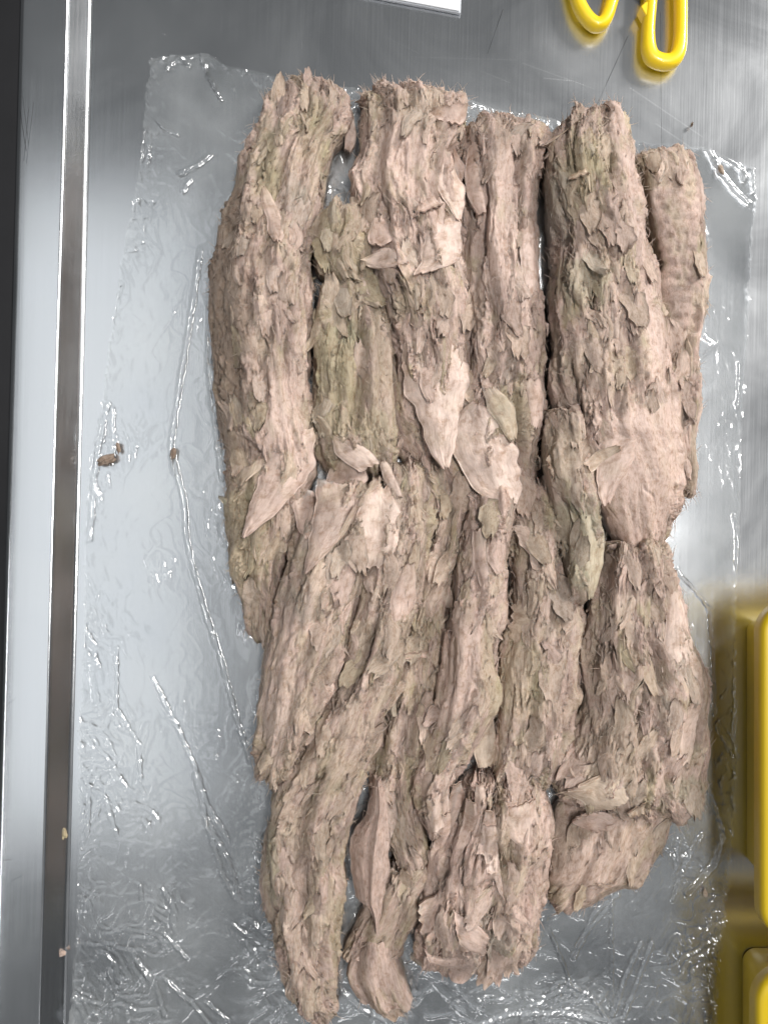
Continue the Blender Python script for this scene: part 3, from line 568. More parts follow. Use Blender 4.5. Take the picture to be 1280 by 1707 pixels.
N_ = loin('tuna_chunk', 'crumpled tuna chunk of torn upright flakes at the bottom of the pile',
    [(795, 1288, 890, 1284, .75), (768, 1312, 906, 1308, .95), (752, 1345, 914, 1340), (736, 1390, 916, 1390), (714, 1440, 915, 1440), (703, 1490, 912, 1492), (696, 1532, 902, 1532), (692, 1575, 897, 1574, .9), (702, 1608, 872, 1608, .7), (742, 1630, 842, 1630, .5)],
    0.042, crest=0.0, n=2.7, seed=1616, base=(0.75, 0.25, 0.05), rough=1.6, herring=1.0, endr=0.2, grooves=[([(828, 1330), (820, 1400), (835, 1440)], 3, 8), ([(770, 1480), (830, 1462)], 2, 5), ([(820, 1520), (815, 1610)], 5, 6), ([(760, 1340), (740, 1420)], 4, 5)],
    tint=[(820, 1560, 35, 50, GREY, .7), (840, 1410, 20, 50, OLIVE, .5), (770, 1420, 40, 50, MAUVE, .35), (860, 1370, 35, 40, PALE, .4)], category='tuna chunk', group=GRP)
K_ = loin('tuna_chunk', 'greenish grey tuna flap hanging from shreds under the dark crusted loin',
    [(918, 690, 950, 692, .7), (906, 725, 975, 725), (905, 770, 984, 770), (913, 815, 986, 812), (917, 850, 994, 850), (926, 900, 1000, 900, .9), (936, 950, 1000, 950, .8), (960, 985, 992, 985, .6), (966, 1000, 980, 1000, .4)],
    0.034, z0=0.016, crest=0.2, seed=1717, base=(0.2, 0.5, 0.35), rough=1.0, tint=[(965, 900, 40, 90, GREEN, .7), (940, 740, 40, 50, BEIGE, .6), (935, 930, 20, 60, BROWN, .6)], grooves=[([(938, 850), (945, 950)], 5, 6)], category='tuna chunk', group=GRP)

# ------------------------------------------------------------------ flakes
for _ in range(4):                                   # close pinholes of the height map
    nb = np.maximum.reduce([np.roll(Z, 1, 0), np.roll(Z, -1, 0), np.roll(Z, 1, 1), np.roll(Z, -1, 1)])
    hole = (Z == 0) & (np.minimum.reduce([np.roll(Z, 1, 0) > 0, np.roll(Z, -1, 0) > 0]) | np.minimum.reduce([np.roll(Z, 1, 1) > 0, np.roll(Z, -1, 1) > 0]))
    for a, b in ((1, 0), (-1, 0), (1, 1), (-1, 1)):
        s = np.roll(OWN, a, b); m = hole & (OWN < 0) & (s >= 0)
        OWN[m] = s[m]; DIRX[m] = np.roll(DIRX, a, b)[m]; DIRY[m] = np.roll(DIRY, a, b)[m]; TG[m] = np.roll(TG, a, b)[m]
    Z = np.where(hole, nb, Z)
Z1 = blur(Z, 2, 2); Z2 = blur(Z, 6, 2)
MASK = (Z > 0.004).astype(float)

def sheet(px, py, pz, th, col_v, fibv):
    """closed thin sheet from a grid of top points"""
    n, m = px.shape
    top = np.stack([px, py, pz], -1).reshape(-1, 3); bot = np.stack([px, py, pz - th], -1).reshape(-1, 3)
    V = np.concatenate([top, bot]); q = grid_quads(n, m); F = [q[:, ::-1], q + n * m]
    rim_ = np.concatenate([np.arange(m), np.arange(1, n) * m + m - 1, (n - 1) * m + np.arange(m - 2, -1, -1), np.arange(n - 2, 0, -1) * m])
    nx = np.roll(rim_, -1); F.append(np.stack([rim_, nx, nx + n * m, rim_ + n * m], 1))
    return V, np.concatenate(F), np.concatenate([col_v, col_v * 0.97]), np.concatenate([fibv, fibv + [0, 0, 2]])

def place(name, own, V, F, T, Fb, **props):
    Ld = LOINS[own]
    me = mk_mesh(name, V - Ld['base'], F, M_TUNA, T, Fb)
    return link(name, me, Ld['root'], **props)

def flake(own, x, y, ang, L, W, lift, r, tintc, nu=8, nv=7, cup=0.0, th=0.0010, Zs=None, ragged=0.25):
    """a leaf of flesh: root sunk in the body, far end lifted, torn outline"""
    u = np.linspace(0, 1, nu)[:, None]; v = np.linspace(-1, 1, nv)[None, :]
    k = r.integers(0, 9999)
    prof = (0.55 + 0.45 * sstep(0, 0.3, u)) * (1 - 0.55 * u ** 3)
    wl = W / 2 * prof * (1 + ragged * 1.6 * perlin(u * 5, np.full_like(u, 0.3), k))
    wr = W / 2 * prof * (1 + ragged * 1.6 * perlin(u * 5, np.full_like(u, 7.3), k + 1))
    lat = np.where(v < 0, v * wl, v * wr)
    lon = (u - 0.5) * L + np.where(u > 0.4, (u - 0.4) * L * ragged * 3.2 * perlin(v * 3.1 + 0 * u, 0 * v + u * 0 + 3.1, k + 2), 0)
    bend = (r.uniform(-1, 1) * 0.18) * L * ((u - 0.5) ** 2 * 4 - 0.3)
    ca, sa = math.cos(ang), math.sin(ang)
    px = x + lon * ca - (lat + bend) * sa; py = y + lon * sa + (lat + bend) * ca
    zz = sample(Z1 if Zs is None else Zs, px, py)
    zc = sample(Z2, np.array([x]), np.array([y]))[0]
    zz = np.maximum(zz, zc - 0.006) * 0.7 + zc * 0.3
    one = r.uniform(0.2, 1.0) * np.sign(r.uniform(-1, 1))
    pz = zz - 0.0012 + lift * u ** 1.6 + 0.0022 * np.minimum(u * 3, 1) + cup * W * (v ** 2 - 0.3) + one * 0.25 * lift * v - 0.0022 * np.abs(v) ** 3 * (1 - 0.75 * u) \
        + 0.0007 * perlin(u * 4 + 0 * v, v * 2.0 + 0 * u, k + 3) + 0.0004 * perlin(u * 9, v * 5 + 0 * u, k + 4)
    n_ = nu * nv
    T = np.repeat(tintc[None, :], n_, 0) * (0.92 + 0.16 * (perlin(u * 3 + 0 * v, v * 2 + 0 * u, k + 5).reshape(-1, 1)))
    fb = np.stack([np.broadcast_to(u * L * 1000 + k % 300, px.shape), np.broadcast_to(lat * 1000, px.shape), pz * 1000], -1).reshape(-1, 3)
    return sheet(px, py, pz, th, T, fb)

def slab(own, rows, lift0, lift1, tintc, th=0.0022, edge_drop=0.0015, cup=0.0, seed=0, nu=None, nv=None, zb=0.03, follow=0.6, ribs=None, ragged=0.075, bumps=0.0007):
    """a traced flake: outline rows like a loin's, draped over the meat; lift0/lift1 (m) at its two ends"""
    P = expand(rows, zb)
    ln_ = np.sqrt(((P[1:, :2] + P[1:, 2:4] - P[:-1, :2] - P[:-1, 2:4]) ** 2).sum(1)).sum() / 2
    wdt = np.hypot(P[:, 2] - P[:, 0], P[:, 3] - P[:, 1]).max()
    nu = nu or int(np.clip(ln_ / 0.0014, 8, 60)); nv = nv or int(np.clip(wdt / 0.0014, 5, 40))
    t = np.linspace(0, 1, nu); Qp = catmull(P, t); v = np.linspace(-1, 1, nv)[None, :]; u = t[:, None]
    c = (Qp[:, :2] + Qp[:, 2:4]) / 2; e = (Qp[:, 2:4] - Qp[:, :2]) / 2
    wv = v * (1 + ragged * 2.2 * perlin(u * ln_ / 0.0095 + 0 * v, np.sign(v) * 4.4 + 0.3 + 0 * u, seed + 50))
    px = c[:, 0:1] + wv * e[:, 0:1]; py = c[:, 1:2] + wv * e[:, 1:2]
    lonj = ragged * 0.035 * perlin(v * 3 + 0 * u, u * 0 + 2.2 + 0 * v, seed + 51) * np.abs(u - 0.5) * 2
    ax = np.gradient(c, axis=0); ax /= np.linalg.norm(ax, axis=1, keepdims=True)
    px = px + lonj * ax[:, 0:1]; py = py + lonj * ax[:, 1:2]
    zs = sample(Z2, px, py); zmean = np.median(zs)
    pz = np.maximum(zs, zmean - 0.010) * follow + zmean * (1 - follow) + 0.0016
    pz = pz + 1.5 * lift0 * (1 - u) ** 2 + 1.5 * lift1 * u ** 2 + cup * wdt * (v ** 2 - 0.33) - edge_drop * np.abs(v) ** 6
    pz = pz + bumps * perlin(px / 0.009, py / 0.014, seed + 52) + bumps * 0.5 * perlin(px / 0.003, py / 0.005, seed + 53)
    if lift0 <= .0015: pz = pz - 0.0045 * np.exp(-u / 0.10)
    pz = pz - 0.0016 * np.abs(v) ** 4 * (1 - u) 
    if ribs:
        sp, dep = ribs; ph = (u * ln_ + 0.0015 * perlin(u * 6 + 0 * v, v * 2 + 0 * u, seed + 54)) / sp; ph = ph - np.floor(ph); pz = pz + dep * (ph - 0.5)
    n_ = nu * nv
    jt, it = gidx(px.ravel(), py.ravel()); root_k = (np.exp(-np.broadcast_to(u, px.shape) / 0.35) * 0.7).reshape(-1, 1)
    T = np.repeat(tintc[None, :], n_, 0) * 0.95 * (1 - root_k) + TG[jt, it].reshape(-1, 3) * root_k
    T = T * (1 + 0.14 * perlin(px / 0.012, py / 0.02, seed + 55).reshape(-1, 1))
    k2 = sstep(0.2, 0.7, perlin(px / 0.02, py / 0.02, seed + 56)).reshape(-1, 1) * 0.35; T = T * (1 - k2) + BEIGE * k2
    fb = np.stack([np.broadcast_to(u * ln_ * 1000, px.shape) * .7 + seed, np.broadcast_to(v * wdt * 500, px.shape) * .3, pz * 300], -1).reshape(-1, 3)
    V, F, T, fb = sheet(px, py, pz, th, T, fb)
    o = place('flake', own, V, F, np.concatenate([T, np.full((len(T), 1), .4)], 1), fb)
    jb, ib = gidx(V[:n_, 0], V[:n_, 1]); BARE[jb, ib] = 1
    splat(V[:n_], own, np.full(n_, ax[:, 0].mean()), np.full(n_, ax[:, 1].mean()), T[:n_])
    return o

# traced flakes that stand out in the photograph
slab(A_, [(498, 712, 524, 716), (455, 735, 527, 745), (446, 770, 524, 785), (436, 800, 500, 815), (424, 835, 475, 845), (415, 868, 445, 872), (411, 892, 418, 894)], .001, .006, PINK * 1.10, seed=1, th=.003, follow=.4)
slab(A_, [(437, 318, 445, 316), (440, 345, 462, 345), (449, 380, 478, 378), (455, 405, 482, 402), (462, 418, 476, 418)], .001, .003, PINK * 1.05, seed=2, th=.002)
slab(A_, [(405, 785, 448, 762), (402, 800, 440, 782), (402, 815, 420, 800)], .002, .004, BEIGE, seed=3)
slab(A_, [(366, 830, 384, 828), (376, 845, 392, 842), (384, 858, 390, 856)], .004, .001, GREEN * 1.2, seed=4, zb=.015)
slab(A_, [(556, 150, 568, 152), (566, 165, 582, 165), (572, 190, 590, 192), (574, 215, 592, 220), (572, 236, 582, 240)], .004, .000, PINK, seed=5, cup=.12, zb=.03, follow=.3, th=.003)
slab(C_, [(732, 258, 756, 255), (727, 290, 765, 290), (728, 320, 776, 318), (742, 345, 774, 345), (758, 372, 768, 372)], .001, .004, PALE, seed=6)
slab(C_, [(756, 250, 762, 252), (760, 275, 778, 275), (764, 290, 774, 290), (766, 300, 770, 300)], .003, .001, PINK, seed=7)
slab(C_, [(718, 200, 780, 180), (722, 210, 778, 200), (735, 214, 770, 212)], .004, .001, PINK * 1.08, seed=8, cup=.1)
slab(C_, [(622, 360, 636, 360), (616, 390, 650, 390), (616, 412, 652, 412), (625, 418, 645, 418)], .001, .004, PINK * 1.1, seed=9)
slab(C_, [(600, 440, 605, 436), (615, 448, 640, 420), (635, 452, 670, 432), (655, 455, 682, 450)], .002, .004, PALE, seed=10, cup=.08)
slab(C_, [(726, 372, 762, 366), (708, 395, 768, 388), (704, 420, 766, 418), (696, 450, 756, 448), (690, 470, 728, 462)], .001, .003, PALE * .95, seed=11, ribs=(.008, .0009))
slab(C_, [(690, 365, 722, 340), (688, 378, 740, 352)], .003, .003, PINK, seed=12)
slab(C_, [(722, 400, 730, 330), (735, 420, 742, 345)], .001, .001, PINK, seed=12)
slab(C_, [(694, 560, 745, 556), (678, 590, 770, 580), (672, 620, 778, 615), (676, 655, 780, 650), (700, 700, 768, 700), (712, 745, 758, 740), (736, 782, 746, 780)], .001, .006, PALE, seed=13, th=.004, follow=.35)
slab(C2, [(785, 672, 800, 680), (764, 690, 822, 690), (752, 720, 846, 720), (756, 755, 858, 750), (772, 790, 866, 785), (800, 825, 868, 815), (838, 845, 862, 838)], .004, .002, PALE, seed=14, th=.004, follow=.4)
slab(C2, [(800, 655, 822, 650), (812, 690, 850, 680), (835, 725, 858, 715), (845, 738, 856, 732)], .006, .003, (OLIVE * .25 + BEIGE * .7), seed=15)
slab(C2, [(866, 638, 900, 634), (872, 670, 905, 668), (880, 700, 902, 700), (885, 715, 895, 715)], .004, .001, PINK * 1.05, seed=16)
slab(C2, [(780, 240, 800, 235), (775, 290, 800, 290), (780, 330, 806, 330), (795, 365, 808, 362)], .001, .004, PINK, seed=18)
slab(C2, [(868, 365, 896, 355), (864, 420, 898, 420), (866, 470, 896, 470), (858, 500, 880, 505)], .001, .002, PINK * .95, seed=19)
slab(D_, [(1005, 715, 1052, 700), (990, 745, 1055, 735), (984, 780, 1040, 775), (985, 815, 1020, 808), (992, 842, 1005, 840)], .001, .005, PINK * 1.05, seed=20, th=.003)
slab(D_, [(936, 316, 962, 308), (936, 324, 966, 318)], .003, .004, BEIGE * 1.1, seed=23)
slab(D_, [(1000, 185, 1020, 190), (1012, 215, 1036, 215), (1018, 245, 1038, 250)], .004, .001, PINK, seed=24)
slab(D_, [(900, 254, 912, 246), (925, 243, 940, 232), (945, 230, 960, 222)], .002, .003, BEIGE * 1.1, seed=25)
slab(K_, [(950, 810, 972, 815), (945, 850, 990, 850), (955, 890, 1000, 885), (962, 940, 1001, 930), (968, 975, 992, 965), (974, 995, 982, 992)], .001, .002, (GREEN * .65 + BEIGE * .45), seed=26, th=.004)
slab(K_, [(905, 765, 912, 800), (930, 745, 948, 790), (955, 715, 972, 755)], .003, .003, BROWN * 1.3, seed=27, cup=.1)
slab(K_, [(960, 775, 975, 790), (985, 755, 1000, 772), (1012, 745, 1020, 755)], .002, .003, BEIGE, seed=28)
slab(L_, [(1122, 952, 1128, 952), (1108, 985, 1132, 985), (1104, 1020, 1140, 1020), (1098, 1080, 1152, 1070), (1096, 1120, 1164, 1115), (1096, 1170, 1166, 1165), (1100, 1220, 1156, 1220), (1112, 1265, 1142, 1265)], .001, .001, PALE * .97, seed=29, th=.004, follow=.5)
slab(L_, [(930, 1318, 960, 1300), (960, 1328, 1010, 1280), (985, 1350, 1030, 1300), (1000, 1345, 1040, 1320)], .004, .002, BEIGE * 1.05, seed=30)
slab(L_, [(1035, 1340, 1062, 1320), (1040, 1352, 1060, 1342)], .005, .004, BEIGE, seed=31, cup=.2)
slab(L_, [(1130, 1215, 1170, 1210), (1150, 1250, 1184, 1236), (1150, 1262, 1182, 1246)], .001, .002, BEIGE, seed=32)
slab(M_, [(956, 1372, 968, 1360), (965, 1385, 1010, 1355), (995, 1392, 1025, 1370)], .006, .004, PINK, seed=33, zb=.03)
slab(B_, [(552, 725, 556, 722), (562, 760, 600, 742), (580, 775, 622, 755), (598, 788, 634, 772)], .001, .004, PALE, seed=34, cup=.05)
slab(B_, [(632, 775, 645, 768), (640, 800, 658, 790), (662, 832, 670, 828)], .002, .003, PALE * .95, seed=35)
slab(B_, [(556, 770, 590, 756), (540, 810, 612, 800), (545, 820, 600, 815)], .001, .002, PINK * .95, seed=36)
slab(F_, [(496, 822, 522, 815), (490, 850, 530, 845), (500, 880, 530, 872), (512, 898, 522, 895)], .001, .004, PINK, seed=37)
slab(F_, [(530, 800, 590, 810), (528, 850, 595, 850), (520, 900, 570, 895), (514, 945, 540, 930), (514, 952, 522, 948)], .001, .006, PINK * .92, seed=38, th=.003)
slab(F_, [(588, 850, 598, 838), (560, 900, 580, 885), (516, 955, 545, 920)], .004, .004, BEIGE, seed=39, cup=.15)
slab(G_, [(610, 815, 650, 810), (596, 860, 668, 855), (598, 910, 662, 905), (606, 945, 640, 940)], .001, .002, PALE * .98, seed=40)
slab(G_, [(670, 940, 690, 935), (655, 975, 692, 970), (650, 1010, 690, 1005), (655, 1030, 680, 1030)], .003, .001, PINK * 1.05, seed=41)
slab(I_, [(694, 1285, 720, 1270), (700, 1320, 745, 1310), (705, 1350, 748, 1345), (712, 1382, 742, 1372)], .001, .003, PALE * .92, seed=42, cup=-.18, th=.004, zb=.035)
slab(I_, [(785, 885, 800, 880), (785, 930, 812, 920), (796, 975, 822, 970), (806, 1005, 822, 1000)], .002, .002, PINK * 1.05, seed=43, cup=-.1)
slab(I_, [(782, 1172, 800, 1168), (780, 1215, 825, 1205), (790, 1250, 832, 1240), (800, 1290, 826, 1280)], .001, .003, BEIGE, seed=44)
slab(H_, [(668, 1090, 712, 1085), (668, 1100, 714, 1098)], .004, .003, PINK, seed=45)
slab(J_, [(848, 1060, 860, 1000), (860, 1075, 905, 990)], .001, .001, BEIGE, seed=46)
for i_, (x0, y0, x1, y1, wq) in enumerate([(764, 1312, 744, 1402, 17), (785, 1334, 762, 1432, 15), (800, 1306, 780, 1410, 14), (814, 1344, 802, 1424, 16), (744, 1356, 728, 1440, 15)]):
    slab(N_, [(x0 - wq / 2, y0, x0 + wq / 2, y0), (x0 - wq * .7, (y0 * 2 + y1) / 3, x0 + wq * .7, (y0 * 2 + y1) / 3), (x1 - wq * .5, y1, x1 + wq * .5, y1)], .007, .000, PINK * (0.95 + .05 * i_), seed=47 + i_, cup=.1, zb=.04)
slab(N_, [(838, 1330, 885, 1322), (832, 1355, 892, 1350), (842, 1380, 890, 1380), (862, 1400, 885, 1398)], .003, .001, PALE, seed=60, th=.004)
slab(N_, [(800, 1360, 822, 1362), (802, 1400, 826, 1400), (808, 1440, 826, 1442)], .004, .001, PALE * .97, seed=61)
slab(N_, [(698, 1510, 702, 1560), (720, 1495, 715, 1570), (745, 1480, 735, 1520), (758, 1475, 752, 1500)], .003, .003, PINK * 1.05, seed=62)
slab(N_, [(706, 1580, 716, 1600), (745, 1590, 752, 1615), (780, 1580, 785, 1600)], .002, .002, PINK, seed=64)
slab(N_, [(750, 1500, 765, 1560), (790, 1520, 800, 1580), (808, 1540, 806, 1570)], .002, .003, PINK * 1.05, seed=65)
slab(N_, [(685, 1608, 690, 1625), (720, 1612, 722, 1632), (755, 1615, 758, 1636)], .001, .001, BEIGE, seed=66, zb=.015)

# the upright twisted strip and the layered fan are pieces of their own
O_own = None
def strip_piece():
    root = thing('tuna_flake', 'upright twisted strip of pink tuna flake between furrowed loin and crumpled chunk', 'tuna flake', GRP)
    zb = 0.030; P = expand([(622, 1300, 634, 1297), (608, 1370, 646, 1340), (590, 1390, 648, 1385), (584, 1420, 650, 1425), (588, 1470, 645, 1470), (592, 1506, 640, 1495), (612, 1522, 636, 1520), (624, 1556, 631, 1556)], zb)
    t = np.linspace(0, 1, 80); Qp = catmull(P, t); v = np.linspace(-1, 1, 26)[None, :]; u = t[:, None]
    c = (Qp[:, :2] + Qp[:, 2:4]) / 2; e = (Qp[:, 2:4] - Qp[:, :2]) / 2
    vv = v * (1 + .12 * perlin(u * 14 + 0 * v, np.sign(v) * 3 + .4 + 0 * u, 771))
    px = c[:, 0:1] + vv * e[:, 0:1]; py = c[:, 1:2] + vv * e[:, 1:2]
    pz = 0.036 - 0.010 * (v - 0.25) ** 2 - 0.006 * np.abs(u - 0.4) + 0.0030 * np.exp(-((v - 0.2 + .4 * (u - .5)) / 0.12) ** 2) - 0.003 * np.exp(-((v + 0.1) / 0.1) ** 2) * (u > .2) \
        + 0.0012 * perlin(u * 12 + 0 * v, v * 4 + 0 * u, 772) + 0.0010 * perlin(u * 6 + 0 * v, v * 9 + 0 * u, 773)
    n_ = px.size; T = np.repeat((PINK * 1.06)[None], n_, 0) * (1 + .1 * perlin(u * 8 + 0 * v, v * 4 + 0 * u, 774).reshape(-1, 1))
    fb = np.stack([np.broadcast_to(u * 115, px.shape), np.broadcast_to(v * 14, px.shape), pz * 1000], -1).reshape(-1, 3)
    base = np.array([*c[40], 0.001]); own = len(LOINS); LOINS.append(dict(root=root, base=base, seed=1818, z0=0.001, h=.036)); root.location = base
    V, F, T, fb = sheet(px, py, pz, np.full((n_,), 0)[0] + 0.012 * (1 - 0.8 * np.broadcast_to(np.abs(v), px.shape)).reshape(-1, 1)[:, 0].reshape(px.shape), T, fb)
    link('body', mk_mesh('strip', V - base, F, M_TUNA, T, fb), root)
    splat(V[:n_], own, np.zeros(n_), np.full(n_, -1.0), T[:n_])
strip_piece()

Z1 = blur(Z, 2, 2); Z2 = blur(Z, 6, 2)
PALETTE = [PINK * 1.08, PINK * 1.15, BEIGE * 1.08, PALE * 0.98, PINK, BEIGE, GREY * 1.1, OLIVE * 1.15, PALE]
owners = range(len(LOINS))
cells = {}
BAREB = blur(BARE, 2, 2); INB = blur(MASK, 7, 2)
for o_ in owners:
    j, i = np.nonzero((OWN == o_) & (Z > 0.012) & (BAREB < 0.25)); cells[o_] = (j, i)
for o_ in owners:
    j, i = cells[o_]; Ld = LOINS[o_]; r = np.random.default_rng(Ld['seed'] + 5)
    if len(j) < 50: continue
    area = len(j) * GR * GR * 1e4                          # cm2
    slope = np.hypot(*np.gradient(Z2, GR))[j, i]
    nfl = int(np.clip(area * 0.36, 4, 60))
    inner = np.nonzero(INB[j, i] > .985)[0]
    for _ in range(nfl):
        k = inner[r.integers(len(inner))] if len(inner) > 20 else r.integers(len(j)); x = GX0 + (i[k] + .5) * GR; y = GY0 + (j[k] + .5) * GR
        ang = math.atan2(DIRY[j[k], i[k]], DIRX[j[k], i[k]]) + r.normal(0, 0.24) + (math.pi if r.random() < .35 else 0)
        L = r.uniform(.010, .030) * (1.2 if r.random() < .2 else 1); W = L * r.uniform(.16, .42)
        lf = abs(r.normal(.0003, .0016))
        if r.random() < .20: L = r.uniform(.016, .034); W = L * r.uniform(.38, .62); lf = r.uniform(.0025, .006)
        V, F, T, fb = flake(o_, x, y, ang, L, W, lf, r, (PALETTE[r.integers(len(PALETTE))] * .35 + .68 * TG[j[k], i[k]]) * r.uniform(.95, 1.1), cup=r.normal(0, .06), ragged=r.uniform(.15, .30))
        place('flake', o_, V, F, T, fb)
    # small shreds and loose fibres: too many to count
    VV, FF, TT, BB = [], [], [], []; off = 0
    for _ in range(int(area * 1.5)):
        k = r.integers(len(j)); x = GX0 + (i[k] + .5) * GR; y = GY0 + (j[k] + .5) * GR
        ang = math.atan2(DIRY[j[k], i[k]], DIRX[j[k], i[k]]) + r.normal(0, 0.3) + (math.pi if r.random() < .4 else 0)
        L = r.uniform(.004, .012); W = L * r.uniform(.1, .28)
        V, F, T, fb = flake(o_, x, y, ang, L, W, abs(r.normal(.0002, .0007)), r, TG[j[k], i[k]] * r.uniform(.98, 1.14), nu=5, nv=3, th=.0006, ragged=.4)
        VV.append(V); FF.append(F + off); TT.append(T); BB.append(fb); off += len(V)
    place('shreds', o_, np.concatenate(VV), np.concatenate(FF), np.concatenate(TT), np.concatenate(BB), kind='stuff')
    VV, FF, TT, BB = [], [], [], []; off = 0
    wgt = (0.6 + np.clip(slope, 0, 1.5)) ; wgt /= wgt.sum()
    nf = int(area * 9)
    for k in r.choice(len(j), nf, p=wgt):
        x = GX0 + (i[k] + .5) * GR; y = GY0 + (j[k] + .5) * GR; z = Z[j[k], i[k]]
        L = r.uniform(.002, .0065); a0 = math.atan2(DIRY[j[k], i[k]], DIRX[j[k], i[k]]) + r.normal(0, .55) + (math.pi if r.random() < .5 else 0)
        flat = r.random() < .84; el = r.uniform(-.05, .15) if flat else r.uniform(0, .4); curl = r.normal(0, .6 if flat else 1.3); n = 6; rad = r.uniform(.0001, .00022)
        if flat: L *= 1.6
        p = np.array([x, y, z - .0008]); pts = []
        for q in range(n):
            pts.append(p.copy()); a = a0 + curl * q / n; e2 = el * (1 - 1.3 * q / n)
            p = p + L / n * np.array([math.cos(a) * math.cos(e2), math.sin(a) * math.cos(e2), math.sin(e2)])
        pts = np.array(pts); d = np.gradient(pts, axis=0); s = np.cross(d, [0, 0, 1.0]); s /= np.linalg.norm(s, axis=1, keepdims=True) + 1e-9; up = np.cross(s, d); up /= np.linalg.norm(up, axis=1, keepdims=True) + 1e-9
        rr = rad * (1 - .75 * np.linspace(0, 1, n))[:, None]
        ring = np.stack([pts + s * rr * 1.6, pts + up * rr, pts - s * rr * 1.6], 1)     # (n,3,3)
        V = ring.reshape(-1, 3); ii = np.arange(n - 1); F = np.concatenate([np.stack([ii * 3 + m, ii * 3 + (m + 1) % 3, (ii + 1) * 3 + (m + 1) % 3, (ii + 1) * 3 + m], 1) for m in range(3)])
        VV.append(V); FF.append(F + off); off += len(V); TT.append(np.repeat((TG[j[k], i[k]] * r.uniform(.95, 1.4) * .7 + PALE * .3)[None], len(V), 0)); BB.append(V * 1000)
    place('fibres', o_, np.concatenate(VV), np.concatenate(FF), np.concatenate(TT), np.concatenate(BB), kind='stuff')

